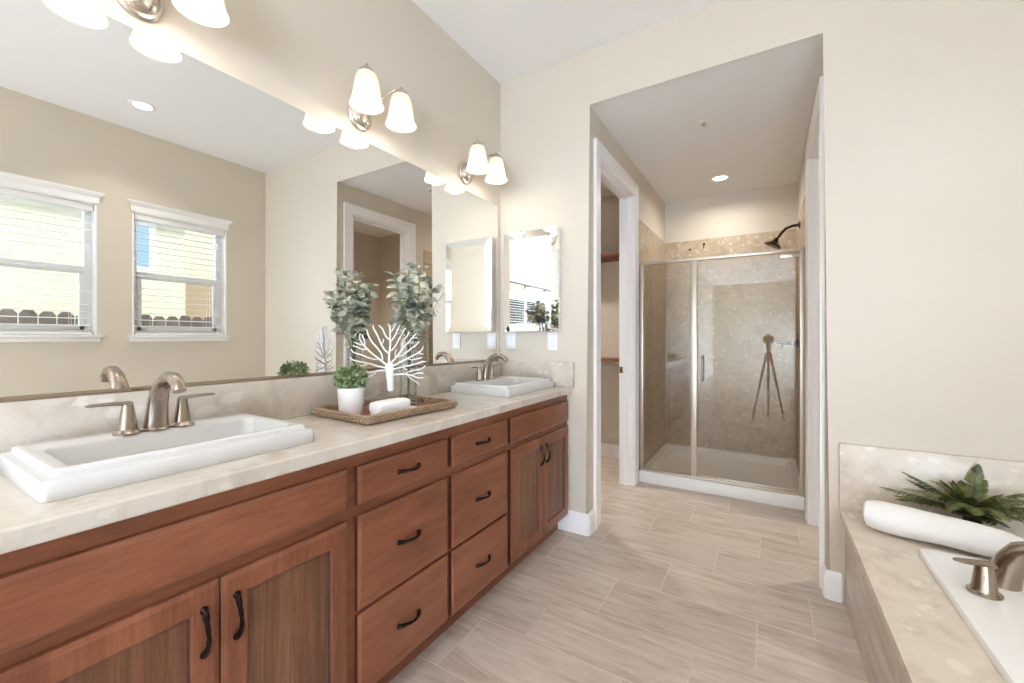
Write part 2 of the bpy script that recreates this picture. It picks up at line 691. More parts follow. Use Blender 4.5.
struct('wall_alcove_left', door_wall(AX0 - 0.115, AX0, D + 0.115, YB + 0.1, AL0, AL1), M['wall'])
struct('wall_alcove_right', door_wall(AX1, AX1 + 0.115, D + 0.115, YB + 0.1, AR0, AR1), M['wall'])
struct('wall_shower_back', MB().box(AX0, AX1, YB, YB + 0.1, 0, ZA), M['wall'])
struct('ceiling_alcove', MB().box(AX0 - 0.002, AX1 + 0.002, D + 0.0135, YB + 0.1, ZA - 0.002, ZA + 0.1), M['ceiling'])
# closet behind the first opening
struct('wall_closet', MB().box(-1.2, AX0 - 0.115, 4.27, 4.37, 0, C).box(-1.3, -1.2, D, 4.37, 0, C).box(-1.2, -0.12, D, D + 0.115, 0, C), M['wall'])
struct('ceiling_closet', MB().box(-1.3, AX0 - 0.115, D + 0.115, 4.37, ZA, ZA + 0.1), M['ceiling'])
struct('baseboard_closet', MB().box(-1.2, AX0 - 0.12, 4.256, 4.27, 0, 0.14), M['trim'])
# small room behind the second opening
struct('wall_toilet_room', MB().box(AX1 + 0.115, 3.4, 4.25, 4.35, 0, C).box(3.3, 3.4, D + 0.115, 4.25, 0, C).box(XR + TH, 3.4, D, D + 0.115, 0, C), M['wall'])
struct('ceiling_toilet_room', MB().box(AX1 + 0.115, 3.4, D + 0.115, 4.35, ZA, ZA + 0.1), M['ceiling'])

# baseboards (profiled)
BH = 0.135


def bb_prof(t=0.014):
    return [(0, 0), (t, 0), (t, BH - 0.03), (t * 0.75, BH - 0.018), (t * 0.45, BH - 0.006), (t * 0.2, BH), (0, BH)]


def baseboard_path(name, path):
    """path: list of ((x,y),(nx,ny)) mitred stations, outward offsets"""
    mb = MB()
    rings = []
    for (p, o) in path:
        rings.append([(p[0] + o[0] * d, p[1] + o[1] * d, z) for d, z in bb_prof()])
    mb.loft(rings)
    return struct(name, mb, M['trim'])


baseboard_path('baseboard_back', [((0.45, D), (0, -1)), ((AX0 - 0.012, D), (0, -1)), ((AX0 - 0.004, D), (0.35, -0.9)), ((AX0, D + 0.006), (0.9, -0.35)),
                                  ((AX0, D + 0.012), (1, 0)), ((AX0, AL0 - 0.1), (1, 0))])
baseboard_path('baseboard_tub_side', [((AX1, AR0 - 0.1), (-1, 0)), ((AX1, D + 0.016), (-1, 0)), ((AX1 + 0.004, D + 0.005), (-0.85, -0.5)),
                                      ((AX1 + 0.014, D), (-0.15, -1)), ((1.925, D), (0, -1))])
baseboard_path('baseboard_window_wall', [((XR, YN), (-1, 0)), ((XR, -0.72), (-1, 0))])
baseboard_path('baseboard_mirror_wall', [((0, 0.09), (1, 0)), ((0, YN), (1, 0))])


# door casings and jambs
def casing(name, xface, sgn, a, b):
    """casing on the alcove side of a door opening; sgn is the direction out of the wall"""
    root = empty(name, (xface, (a + b) / 2, 0), kind='structure')
    w = 0.1
    mb = MB()
    prof = [(0, 0), (0, 0.012), (0.008, 0.016), (0.02, 0.012), (0.035, 0.015), (0.085, 0.021), (0.1, 0.02), (0.1, 0)]
    # inverted U swept: stations near-bottom, near-top, far-top, far-bottom
    g = 0.004
    st = [((a + g, 0), (-1, 0)), ((a + g, DZ - g), (-1, 1)), ((b - g, DZ - g), (1, 1)), ((b - g, 0), (1, 0))]
    rings = []
    for (p, o) in st:
        rings.append([(xface + sgn * h, p[0] + o[0] * d, p[1] + o[1] * d) for d, h in prof])
    mb.loft(rings)
    mb.build('casing', M['trim'], root)
    x0, x1 = sorted((xface, xface - sgn * 0.115))
    mb = MB()
    mb.box(x0 - 0.001, x1 + 0.001, a - 0.0, a + 0.018, 0, DZ).box(x0 - 0.001, x1 + 0.001, b - 0.018, b, 0, DZ).box(x0 - 0.001, x1 + 0.001, a, b, DZ - 0.018, DZ)
    xm = (x0 + x1) / 2
    mb.box(xm - 0.018, xm + 0.018, a + 0.018, a + 0.03, 0, DZ - 0.018).box(xm - 0.018, xm + 0.018, b - 0.03, b - 0.018, 0, DZ - 0.018)
    mb.box(xm - 0.018, xm + 0.018, a + 0.018, b - 0.018, DZ - 0.03, DZ - 0.018)
    mb.build('jamb', M['trim'], root)
    return root


casing('trim_1', AX0, 1, AL0, AL1)
casing('trim_2', AX1, -1, AR0, AR1)

# strike plate on the closet jamb
e = empty('strike_plate', (AX0 - 0.097, AL1 - 0.018, 0.97), 'small square metal strike plate set in the white closet door jamb', 'strike plate')
MB().box(AX0 - 0.112, AX0 - 0.082, AL1 - 0.0205, AL1 - 0.018, 0.945, 1.0, 0.001).build('plate', M['nickel'], e)
MB().box(AX0 - 0.104, AX0 - 0.092, AL1 - 0.0212, AL1 - 0.0202, 0.96, 0.985).build('latch_hole', M['black'], e)

# closet shelves
for z, lab in ((2.04, 'upper brown wooden closet shelf seen through the doorway'), (1.015, 'lower brown wooden closet shelf seen through the doorway')):
    s = empty('closet_shelf', (-0.2, 4.1, z), lab, 'shelf', 'closet shelves')
    MB().box(-1.19, AX0 - 0.122, 3.93, 4.265, z, z + 0.026, 0.003).build('board', M['walnut'], s)
    MB().box(-1.19, AX0 - 0.122, 4.25, 4.269, z - 0.07, z, 0.002).build('cleat', M['wall'], s)

# ------------------------------------------------------------------ windows and blinds


def window(n, y0, y1, z0, z1, blind_label, hung=True):
    w = empty('window_%d' % n, (XR, (y0 + y1) / 2, z0), kind='structure')
    # lining of the opening
    mb = MB()
    mb.box(XR - 0.001, XR + 0.10, y0, y0 + 0.012, z0, z1).box(XR - 0.001, XR + 0.10, y1 - 0.012, y1, z0, z1).box(XR - 0.001, XR + 0.10, y0, y1, z1 - 0.012, z1)
    mb.build('lining', M['trim'], w)
    # stool and apron
    mb = MB()
    mb.box(XR - 0.045, XR + 0.085, y0 - 0.03, y1 + 0.03, z0 - 0.004, z0 + 0.014, 0.005)
    mb.box(XR - 0.016, XR, y0 - 0.018, y1 + 0.018, z0 - 0.04, z0 - 0.004, 0.003)
    mb.build('sill', M['trim'], w)
    # crowned head trim
    prof = [(0, 0), (0.014, 0), (0.016, 0.05), (0.03, 0.062), (0.042, 0.078), (0.042, 0.088), (0, 0.088)]
    mb = MB()
    rings = []
    for y, k in ((y0 - 0.012, -1), (y1 + 0.012, 1)):
        rings.append([(XR - d, y + k * max(0, d - 0.014), z1 - 0.002 + h) for d, h in prof])
    mb.loft(rings)
    mb.build('head_trim', M['trim'], w)
    # vinyl frame
    a, b, c, d = y0 + 0.012, y1 - 0.012, z0 + 0.014, z1 - 0.012
    f = 0.045
    x0, x1 = XR + 0.085, XR + 0.125
    mb = MB()
    mb.box(x0, x1, a, a + f, c, d, 0.004).box(x0, x1, b - f, b, c, d, 0.004).box(x0, x1, a + f, b - f, c, c + f, 0.004).box(x0, x1, a + f, b - f, d - f, d, 0.004)
    mb.build('frame', M['vinyl'], w)
    zm = (c + d) / 2 + 0.0
    if hung:
        mb = MB()
        mb.box(x0 - 0.012, x1 - 0.004, a + f, b - f, zm - 0.028, zm + 0.028, 0.003)
        mb.box(x0 - 0.012, x0 + 0.02, a + f, a + f + 0.03, c + f, zm - 0.028, 0.003).box(x0 - 0.012, x0 + 0.02, b - f - 0.03, b - f, c + f, zm - 0.028, 0.003)
        mb.box(x0 - 0.012, x0 + 0.02, a + f, b - f, c + f, c + f + 0.032, 0.003)
        mb.build('sash', M['vinyl'], w)
    else:
        ym = (a + b) / 2
        MB().box(x0, x1, ym - 0.03, ym + 0.03, c + f, d - f, 0.003).build('mullion', M['vinyl'], w)
    mb = MB()
    mb.box(x0 + 0.022, x0 + 0.026, a + f * 0.8, b - f * 0.8, c + f * 0.8, d - f * 0.8)
    mb.build('pane', M['clear'], w)
    # blind
    bl = empty('window_blind', (XR + 0.04, (y0 + y1) / 2, z0 + 0.02), blind_label, 'blind', 'white slatted window blinds')
    ba, bb = y0 + 0.02, y1 - 0.02
    MB().box(XR + 0.01, XR + 0.07, ba, bb, z1 - 0.062, z1 - 0.014, 0.003).build('headrail', M['blind'], bl)
    mb = MB()
    zz = z1 - 0.105
    tilt = 0.10
    while zz > z0 + 0.06:
        sec = []
        for k in range(5):
            u = (k - 2) / 2.0
            sec.append((XR + 0.042 + u * 0.029, zz + 0.003 * (1 - u * u) + u * 0.029 * tilt))
        for k in range(4, -1, -1):
            u = (k - 2) / 2.0
            sec.append((XR + 0.042 + u * 0.029, zz - 0.0028 + 0.003 * (1 - u * u) + u * 0.029 * tilt))
        mb.loft([[(p[0], ba, p[1]) for p in sec], [(p[0], bb, p[1]) for p in sec]])
        zz -= 0.056
    mb.build('slats', M['blind'], bl)
    MB().box(XR + 0.014, XR + 0.07, ba, bb, z0 + 0.017, z0 + 0.04, 0.004).build('bottom_rail', M['blind'], bl)
    ny = (0.18, 0.82) if hung else (0.08, 0.36, 0.64, 0.92)
    for t in ny:
        y = ba + (bb - ba) * t
        mb = MB()
        mb.tube([(XR + 0.012, y, z0 + 0.03), (XR + 0.012, y, z1 - 0.03)], 0.0011, 5).tube([(XR + 0.073, y, z0 + 0.03), (XR + 0.073, y, z1 - 0.03)], 0.0011, 5)
        mb.build('ladder_cord', M['blind'], bl)
    return w


window(1, *WIN[0], 'white slatted blind over the window nearest the room corner')
window(2, *WIN[1], 'white slatted blind over the second window from the room corner')
window(3, *WIN[2], 'white slatted blind under the black curtain rod, seen in the small mirrored cabinet', hung=False)
window(4, *WIN[3], 'white slatted blind over the added unseen window farthest behind the photographer', hung=False)  # added out of view, only to carry the far fill lamp

# curtain rod over window 3
rod = empty('curtain_rod', (XR - 0.1, -3.35, 2.42), 'black curtain rod with ball ends above a blind, reflected in the small mirrored cabinet', 'curtain rod')
MB().tube([(XR - 0.1, -4.5, 2.42), (XR - 0.1, -2.24, 2.42)], 0.014, 12).build('rod', M['rod'], rod)
for y in (-2.22, -4.52):
    MB().lathe([(0.001, -0.045), (0.026, -0.036), (0.042, -0.012), (0.042, 0.012), (0.026, 0.036), (0.001, 0.045)], (XR - 0.1, y, 2.42), 14, 'y').build('finial', M['rod'], rod)
for y in (-4.3, -3.35, -2.4):
    mb = MB()
    mb.box(XR - 0.11, XR, y - 0.01, y + 0.01, 2.398, 2.408, 0.002).box(XR - 0.008, XR, y - 0.018, y + 0.018, 2.36, 2.45, 0.002)
    mb.build('bracket', M['rod'], rod)

# ------------------------------------------------------------------ outside: neighbour house, fence, ground
struct('ground', MB().box(XR + TH + 0.02, 16, -9, 14, -0.35, -0.25), M['ground'])
h = empty('neighbour_house', (8.0, -0.5, -0.25), 'cream stucco house with brown eave beyond the fence, nearer of two', 'house')
MB().box(7.0, 9.5, -6, 3.22, -0.25, 3.3).build('wall', M['cream_stucco'], h)
MB().box(6.72, 9.6, -6.2, 3.4, 3.24, 3.42, 0.01).build('eave', M['eave'], h)
mb = MB()
mb.loft([[(6.6, -6.3, 3.42), (6.6, 3.5, 3.42), (9.7, 3.5, 3.42), (9.7, -6.3, 3.42)], [(8.0, -5, 4.5), (8.0, 2.4, 4.5), (9.7, 2.4, 4.5), (9.7, -5, 4.5)]])
mb.build('roof', M['eave'], h)
wf = MB().box(6.95, 7.0, 2.42, 2.80, 2.3, 3.12, 0.005)
wf = wf.build('window', M['vinyl'], h)
MB().box(6.94, 6.955, 2.45, 2.70, 2.40, 3.04).build('pane', M['house_pane'], wf)
h2 = empty('neighbour_house', (10.5, 7, -0.25), 'cream stucco house with tan lower wall beyond the fence, farther of two', 'house')
MB().box(9.8, 12, 3.6, 12, 2.55, 5.6).build('wall', M['cream_stucco'], h2)
MB().box(9.75, 12, 3.6, 12, -0.25, 2.55).build('lower_wall', M['tan_stucco'], h2)
hf = MB().box(9.72, 9.8, 6.1, 6.5, 2.75, 3.3, 0.005).build('window', M['vinyl'], h2)
MB().box(9.71, 9.73, 6.16, 6.44, 2.81, 3.24).build('pane', M['house_pane'], hf)

fen = empty('wooden_fence', (5.4, 1.5, -0.25), 'weathered grey wooden fence with clipped picket tops outside the windows', 'fence')
random.seed(5)
y = 0.35
while y < 3.3:
    wd = 0.135
    zt = 1.55 + random.uniform(-0.012, 0.012)
    mb = MB()
    mb.prism([(y, -0.25), (y + wd, -0.25), (y + wd, zt - 0.045), (y + wd - 0.035, zt), (y + 0.035, zt), (y, zt - 0.045)], 'x', 5.4 + random.uniform(-0.003, 0.003), 5.418)
    mb.build('picket', M['fence'], fen)
    y += wd + 0.012
for z in (0.2, 1.2):
    MB().box(5.418, 5.456, 0.3, 3.4, z, z + 0.09).build('rail', M['fence'], fen)

# ------------------------------------------------------------------ vanity
XF = 0.515      # face frame
XD = 0.5155     # back of door and drawer fronts
ZC0, ZC1 = 0.889, 0.930


def carcass(y0, y1, rails, stiles):
    mb = MB()
    zb, zt = 0.11, ZC0 - 0.001
    # toe kick
    mb.box(0.03, 0.455, y0, y1, 0.0, zb)
    # box
    mb.box(0.012, XF - 0.02, y0, y1, zb, zt - 0.16)
    # face frame
    for (a, b) in stiles:
        mb.box(XF - 0.02, XF, a, b, zb, zt)
    for (a, b) in rails:
        mb.box(XF - 0.0205, XF - 0.0002, y0, y1, a, b)
    return mb


def pull(parent, y, z, horiz, L=0.096):
    """arched pull with a twisted middle, front at +x"""
    mb = MB()
    pts, rad = [], []
    n = 14
    for i in range(n + 1):
        t = i / n
        s = (t - 0.5) * L
        h = 0.004 + 0.020 * (max(0.0, sin(PI * t)) ** 0.85)
        w = 0.0042 + 0.0022 * abs(cos(PI * t)) ** 2 + 0.0012 * sin(PI * t * 4) ** 2
        lift = 0.0015 * sin(2 * PI * t)
        pts.append((XD + 0.0185 + h, y + s, z + lift) if horiz else (XD + 0.0185 + h, y + lift, z + s))
        rad.append(w)
    mb.tube(pts, rad, 8)
    for s in (-0.5, 0.5):
        p = (y + s * L, z) if horiz else (y, z + s * L)
        mb.lathe([(0.009, 0.0), (0.0088, 0.004), (0.006, 0.008), (0.001, 0.010)], (XD + 0.018, p[0], p[1]), 12, 'x')
    return mb.build('handle', M['black_iron'], parent)


def dark_sides(o):
    """vertical side faces get a darker wood material"""
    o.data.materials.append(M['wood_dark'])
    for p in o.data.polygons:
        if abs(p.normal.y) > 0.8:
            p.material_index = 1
    return o


EDGE = [(0, 0), (0, 0.0135), (0.0015, 0.0148), (0.0105, 0.0178), (0.012, 0.0186), (0.016, 0.0186)]


def drawer(root, y0, y1, z0, z1, handle=True, name='drawer'):
    mb = MB()
    mb.rectring(y0, y1, z0, z1, XD, EDGE)
    mb.box(XD - 0.3, XD + 0.001, y0 + 0.02, y1 - 0.02, z0 + 0.02, z1 - 0.02)
    o = dark_sides(mb.build(name, M['wood_h'], root, 20))
    if handle:
        pull(o, (y0 + y1) / 2, (z0 + z1) / 2, True)
    return o


def door(root, y0, y1, z0, z1, hy):
    s = 0.062
    mb = MB()
    mb.rectring(y0, y1, z0, z1, XD, [(0, 0), (0, 0.0135), (0.0015, 0.0148), (0.0105, 0.0178), (0.012, 0.0186), (s - 0.008, 0.0186), (s - 0.003, 0.0165), (s, 0.0095), (s + 0.002, 0.009)])
    o = dark_sides(mb.build('door', M['wood_v'], root, 20))
    mb = MB()
    mb.rectring(y0 + s + 0.001, y1 - s - 0.001, z0 + s + 0.001, z1 - s - 0.001, XD + 0.0085, [(0, 0), (0, 0.0015), (0.004, 0.0025)])
    mb.build('panel', M['wood_panel'], o, 20)
    pull(o, hy, z1 - 0.105, False, 0.1)
    return o


CABG = 'brown vanity cabinets'
R_TOP, R_MID = (0.843, ZC0 - 0.001), (0.683, 0.722)
# sink base under the nearer sink
r = empty('vanity_sink_cabinet', (0.26, 0.48, 0), 'brown wooden sink cabinet with two doors under the nearer white sink', 'cabinet', CABG)
carcass(0.10, 0.846, [(0.11, 0.118), R_TOP, R_MID], [(0.10, 0.133), (0.825, 0.846), (0.46, 0.498)]).build('body', M['wood_h'], r)
drawer(r, 0.131, 0.827, 0.717, 0.844, False, 'false_front')
door(r, 0.131, 0.4775, 0.115, 0.684, 0.4775 - 0.033)
door(r, 0.4805, 0.827, 0.115, 0.684, 0.4805 + 0.033)
# drawer units
for (a, b, y0, y1, lab) in ((0.846, 1.3085, 0.865, 1.296, 'brown wooden three-drawer vanity unit beside the nearer sink cabinet'), (1.3085, 1.7635, 1.321, 1.748, 'brown wooden three-drawer vanity unit beside the farther sink cabinet')):
    r = empty('vanity_drawer_cabinet', (0.26, (a + b) / 2, 0), lab, 'cabinet', CABG)
    carcass(a, b, [(0.11, 0.116), R_TOP, (0.68, 0.73), (0.365, 0.40)], [(a, y0 + 0.003), (y1 - 0.003, b)]).build('body', M['wood_h'], r)
    drawer(r, y0, y1, 0.723, 0.843)
    drawer(r, y0, y1, 0.388, 0.686)
    drawer(r, y0, y1, 0.115, 0.377)
r = empty('vanity_sink_cabinet', (0.26, 2.13, 0), 'brown wooden sink cabinet with two doors under the farther white sink by the wall', 'cabinet', CABG)
carcass(1.7635, 2.498, [(0.11, 0.118), R_TOP, R_MID], [(1.7635, 1.782), (2.478, 2.498), (2.11, 2.15)]).build('body', M['wood_h'], r)
drawer(r, 1.779, 2.481, 0.717, 0.844, False, 'false_front')
door(r, 1.779, 2.1285, 0.115, 0.686, 2.1285 - 0.033)
door(r, 2.1315, 2.481, 0.115, 0.686, 2.1315 + 0.033)

# countertop with two cut-outs for the sinks
SK = [(0.245, 0.4925), (0.245, 2.172)]
SHX, SHY = 0.2, 0.2835


def counter():
    mb = MB()
    cut = [(y - SHY + 0.025, y + SHY - 0.025) for _, y in SK]
    x0, x1 = 0.002, 0.55
    cx0, cx1 = 0.075, 0.415
    ys = [0.075] + [v for c in cut for v in c] + [2.4985]
    segs = list(zip(ys, ys[1:]))
    for i, (a, b) in enumerate(segs):
        if i % 2 == 0:
            mb.box(x0, x1 - 0.01, a, b, ZC0, ZC1)
        else:
            mb.box(x0, cx0, a, b, ZC0, ZC1)
            mb.box(cx1, x1 - 0.01, a, b, ZC0, ZC1)
    # eased front nosing
    pr = []
    for k in range(7):
        a = -PI / 2 + PI * k / 6
        pr.append((x1 - 0.008 + 0.008 * cos(a), (ZC1 - 0.008 if a > 0 else ZC0 + 0.008) + 0.008 * sin(a)))
    pr += [(x1 - 0.0102, ZC1), (x1 - 0.0102, ZC0)]
    mb.prism(pr, 'y', 0.075, 2.4985)
    return mb


tag(counter().build('vanity_countertop', M['stone']), 'long cream stone countertop across the brown vanity cabinets', 'countertop')
tag(MB().box(0.001, 0.021, 0.075, 2.4785, ZC1 + 0.0005, 1.088, 0.002).build('stone_backsplash', M['splash_stone']), 'long stone backsplash strip beneath the big vanity mirror', 'backsplash', 'stone backsplashes')
tag(MB().box(0.022, 0.565, 2.479, 2.4985, ZC1 + 0.0005, 1.088, 0.002).build('stone_backsplash', M['splash_stone']), 'short stone side splash against the wall beside the farther sink', 'backsplash', 'stone backsplashes')

# big mirror
mr = empty('vanity_mirror', (0.0, 1.27, 1.09), 'large frameless wall mirror running above the whole vanity', 'mirror')
MB().box(0.0015, 0.0065, 0.075, 2.455, 1.1, 2.176, 0.001, 1).build('glass', M['mirror'], mr)
MB().box(0.001, 0.012, 0.075, 2.455, 1.0885, 1.1, 0.001).build('bottom_channel', M['nickel'], mr)

# ------------------------------------------------------------------ sinks


def sink(cx, cy, label):
    r = empty('vessel_sink', (cx, cy, ZC1), label, 'sink', 'white rectangular sinks')
    z0 = ZC1 + 0.0005
    rings = []
    # outer skirt: from under the counter cut-out up
    P = [(SHX, SHY, 0.014, 0.0), (SHX + 0.0005, SHY + 0.0005, 0.014, 0.010), (SHX, SHY, 0.013, 0.035), (SHX - 0.003, SHY - 0.003, 0.012, 0.040),
         (SHX - 0.012, SHY - 0.012, 0.012, 0.0415), (SHX - 0.017, SHY - 0.017, 0.012, 0.0435), (SHX - 0.019, SHY - 0.019, 0.012, 0.052),
         (SHX - 0.022, SHY - 0.022, 0.013, 0.0555), (SHX - 0.026, SHY - 0.026, 0.013, 0.0565)]
    for (hx, hy, rr, z) in P:
        rings.append(rrect(cx, cy, hx, hy, rr, z0 + z))
    bx = cx + 0.042
    for (hx, hy, rr, z) in ((0.124, 0.237, 0.03, 0.0565), (0.121, 0.234, 0.03, 0.0545), (0.118, 0.231, 0.03, 0.048), (0.112, 0.222, 0.035, -0.02), (0.108, 0.21, 0.04, -0.06), (0.085, 0.185, 0.05, -0.075), (0.03, 0.05, 0.028, -0.079)):
        rings.append(rrect(bx, cy, hx, hy, rr, z0 + z))
    mb = MB()
    mb.loft(rings, True, False, True)
    mb.build('basin', M['porcelain'], r, 40)
    MB().lathe([(0.024, 0), (0.024, 0.003), (0.019, 0.005), (0.016, 0.002), (0.001, 0.002)], (bx, cy, z0 - 0.0795), 20).build('drain', M['nickel'], r)
    return r


sink(*SK[0], 'white rectangular stepped sink in the foreground on the stone countertop')
sink(*SK[1], 'white rectangular stepped sink at the far end of the countertop by the wall')
SZ = ZC1 + 0.0575      # top of sink ledge


def faucet(cx, cy, label):
    r = empty('bathroom_faucet', (cx, cy, SZ), label, 'faucet', 'brushed nickel vanity faucets')
    z = SZ
    # spout: tapering arc
    pts, rad = [], []
    P = [(0, 0, 0), (0.003, 0, 0.03), (0.010, 0, 0.07), (0.024, 0, 0.105), (0.050, 0, 0.133), (0.083, 0, 0.148), (0.116, 0, 0.147), (0.141, 0, 0.133), (0.152, 0, 0.115)]
    R = [0.029, 0.027, 0.0245, 0.0225, 0.0205, 0.019, 0.0175, 0.0165, 0.016]
    pts = [(cx + p[0], cy, z + p[2] + 0.004) for p in P]
    mb = MB()
    mb.tube(pts, R, 18, flat=0.92)
    mb.lathe([(0.031, 0), (0.031, 0.004), (0.027, 0.008), (0.024, 0.012)], (cx, cy, z), 24)
    mb.build('spout', M['nickel'], r)
    for k in (-1, 1):
        hy = cy + k * 0.062
        mb = MB()
        mb.lathe([(0.031, 0), (0.031, 0.004), (0.025, 0.009), (0.0215, 0.013), (0.017, 0.045), (0.0125, 0.077), (0.0115, 0.084), (0.006, 0.088), (0.001, 0.089)], (cx, hy, z), 22)
        o = mb.build('handle', M['nickel'], r)
        mb = MB()
        lp, lr = [], []
        for i in range(9):
            t = i / 8
            lp.append((cx + 0.004 * t, hy + k * (-0.008 + 0.092 * t), z + 0.081 + 0.004 * t + 0.002 * sin(PI * t)))
            lr.append(0.012 - 0.0035 * t if t < 0.9 else 0.005)
        mb.tube(lp, lr, 12, flat=0.5, up=(0, 0, 1))
        mb.build('lever', M['nickel'], o)
    return r


faucet(0.14, 0.486, 'brushed nickel arched faucet with two levers on the nearer sink')
faucet(0.132, 2.125, 'brushed nickel arched faucet with two levers on the farther sink')

# ------------------------------------------------------------------ medicine cabinet, switches
mc = empty('medicine_cabinet', (0.267, 2.5, 1.29), 'small mirrored cabinet with slanted edges on the wall above the farther sink', 'medicine cabinet')
MB().box(0.064, 0.471, 2.4545, 2.4995, 1.297, 1.964, 0.002).build('body', M['white_plastic'], mc)
mb = MB()
rings = []
for (ins, yy) in ((0.0, 2.454), (0.0, 2.452), (0.05, 2.4455)):
    rings.append([(0.06 + ins, yy, 1.293 + ins), (0.475 - ins, yy, 1.293 + ins), (0.475 - ins, yy, 1.968 - ins), (0.06 + ins, yy, 1.968 - ins)])
mb.loft(rings)
mb.build('mirror_door', M['mirror'], mc, 5)
for x, lab in ((0.088, 'white wall switch plate below the mirrored cabinet, next to the big mirror'), (0.412, 'white wall switch plate below the mirrored cabinet, next to the doorway side')):
    s = empty('light_switch', (x, 2.5, 1.225), lab, 'light switch', 'white switch plates')
    MB().box(x - 0.037, x + 0.037, 2.4925, 2.4995, 1.166, 1.284, 0.003).build('plate', M['white_plastic'], s)
    mb = MB()
    mb.prism([(2.4925, 1.192), (2.4885, 1.192), (2.4905, 1.225), (2.4895, 1.258), (2.4925, 1.258)], 'x', x - 0.0165, x + 0.0165)
    mb.build('rocker', M['white_plastic'], s)

# ------------------------------------------------------------------ sconces
SCX = 0.172


def sconce(cy, label):
    zc = 2.283
    r = empty('wall_sconce', (0, cy, zc), label, 'wall light', 'twin-shade vanity sconces')
    MB().lathe([(0.064, 0.001), (0.064, 0.008), (0.058, 0.016), (0.05, 0.018), (0.042, 0.03), (0.025, 0.04), (0.001, 0.043)], (0, cy, zc), 32, 'x', sx=1.0, sy=1.12).build('back_plate', M['nickel_pale'], r)
    for k in (-1, 1):
        sy = cy + k * 0.097
        mb = MB()
        pts = []
        P = [(0.03, 0.0, 0.0), (0.06, 0.1, 0.02), (0.09, 0.3, 0.06), (0.12, 0.55, 0.095), (0.145, 0.78, 0.112), (0.165, 0.94, 0.113), (SCX, 1.0, 0.1)]
        for (x, t, dz) in P:
            pts.append((x, cy + k * (0.012 + (0.085) * t), zc + dz))
        mb.tube(pts, 0.0055, 10)
        mb.build('arm', M['nickel_pale'], r)
        mb = MB()
        zt = 2.371
        mb.lathe([(0.034, -0.006), (0.034, 0.004), (0.03, 0.014), (0.022, 0.022), (0.012, 0.027), (0.006, 0.03), (0.007, 0.036), (0.004, 0.044), (0.001, 0.045)], (SCX, sy, zt), 22)
        mb.build('cap', M['nickel_pale'], r)
        # bell shade, open below, with thickness
        pr = [(0.031, 0.140), (0.037, 0.137), (0.043, 0.126), (0.048, 0.105), (0.052, 0.08), (0.056, 0.052), (0.061, 0.028), (0.067, 0.010), (0.071, 0.0),
              (0.068, 0.0005), (0.064, 0.011), (0.058, 0.029), (0.053, 0.053), (0.049, 0.08), (0.045, 0.105), (0.039, 0.125), (0.031, 0.134)]
        mb = MB()
        mb.lathe(pr, (SCX, sy, 2.234), 36, cap0=False, cap1=False)
        sh = mb.build('lamp_shade', M['shade'], r, 60)
        mb = MB()
        mb.lathe([(0.001, -0.03), (0.014, -0.027), (0.024, -0.014), (0.027, 0.0), (0.024, 0.014), (0.015, 0.032), (0.012, 0.05), (0.001, 0.052)], (SCX, sy, 2.295), 16)
        mb.build('bulb', M['bulb'], sh)
        ld = bpy.data.lights.new('sconce_bulb_light', 'POINT')
        ld.energy = 1.1
        ld.color = LAMP
        ld.shadow_soft_size = 0.03
        lo = bpy.data.objects.new('sconce_bulb_light', ld)
        lo.location = (SCX, sy, 2.24)
        COL.objects.link(lo)
    return r


sconce(0.487, 'twin-shade nickel wall light above the nearer sink, cut by the picture edge')
sconce(1.29, 'twin-shade nickel wall light above the middle of the vanity mirror')
sconce(2.087, 'twin-shade nickel wall light above the mirror nearest the room corner')

# ------------------------------------------------------------------ downlights, sprinkler


def downlight(x, y, z, label, power, size=0.13, spread=1.9):
    r = empty('recessed_ceiling_light', (x, y, z), label, 'ceiling light', 'recessed ceiling lights')
    MB().lathe([(0.058, -0.002), (0.062, -0.006), (0.08, -0.007), (0.086, -0.003), (0.087, -0.0005), (0.058, -0.0005)], (x, y, z), 32, cap0=False, cap1=False).build('trim_ring', M['white_plastic'], r)
    MB().lathe([(0.001, -0.003), (0.058, -0.003), (0.058, -0.001), (0.001, -0.001)], (x, y, z), 32).build('lens', M['downlight'], r)
    area_light('downlight_glow', (x, y, z - 0.012), (0, 0, 0), size, size, power, (1.0, 0.95, 0.88), 'DISK', spread)
    return r


downlight(2.54, 1.272, C, 'round recessed ceiling light above the tub, seen in the vanity mirror', 3)
downlight(1.246, 4.317, ZA, 'round recessed ceiling light above the shower stall', 5.5, spread=2.75)
for (x, y, lab) in ((1.2, -1.0, 'added unseen ceiling light behind the photographer'), (2.0, -3.0, 'added unseen ceiling light far behind the photographer')):
    downlight(x, y, C, lab, 9)  # both are added fill lamps, out of view
downlight(2.5, 3.3, ZA, 'added unseen ceiling light in the room behind the second doorway', 7)  # added lamp, unseen, brightens the alcove through the doorway
downlight(-0.2, 3.4, ZA, 'added unseen ceiling light inside the closet', 10)  # added lamp, unseen, brightens the closet
sp = empty('fire_sprinkler', (1.253, 3.124, ZA), 'small white sprinkler head in the ceiling before the shower', 'sprinkler')
MB().lathe([(0.03, -0.0005), (0.03, -0.004), (0.02, -0.007), (0.001, -0.007)], (1.253, 3.124, ZA), 20).build('escutcheon', M['white_plastic'], sp)
mb = MB()
mb.lathe([(0.007, -0.006), (0.006, -0.025), (0.015, -0.027), (0.015, -0.029), (0.001, -0.029)], (1.253, 3.124, ZA), 14)
mb.build('deflector', M['nickel_pale'], sp)

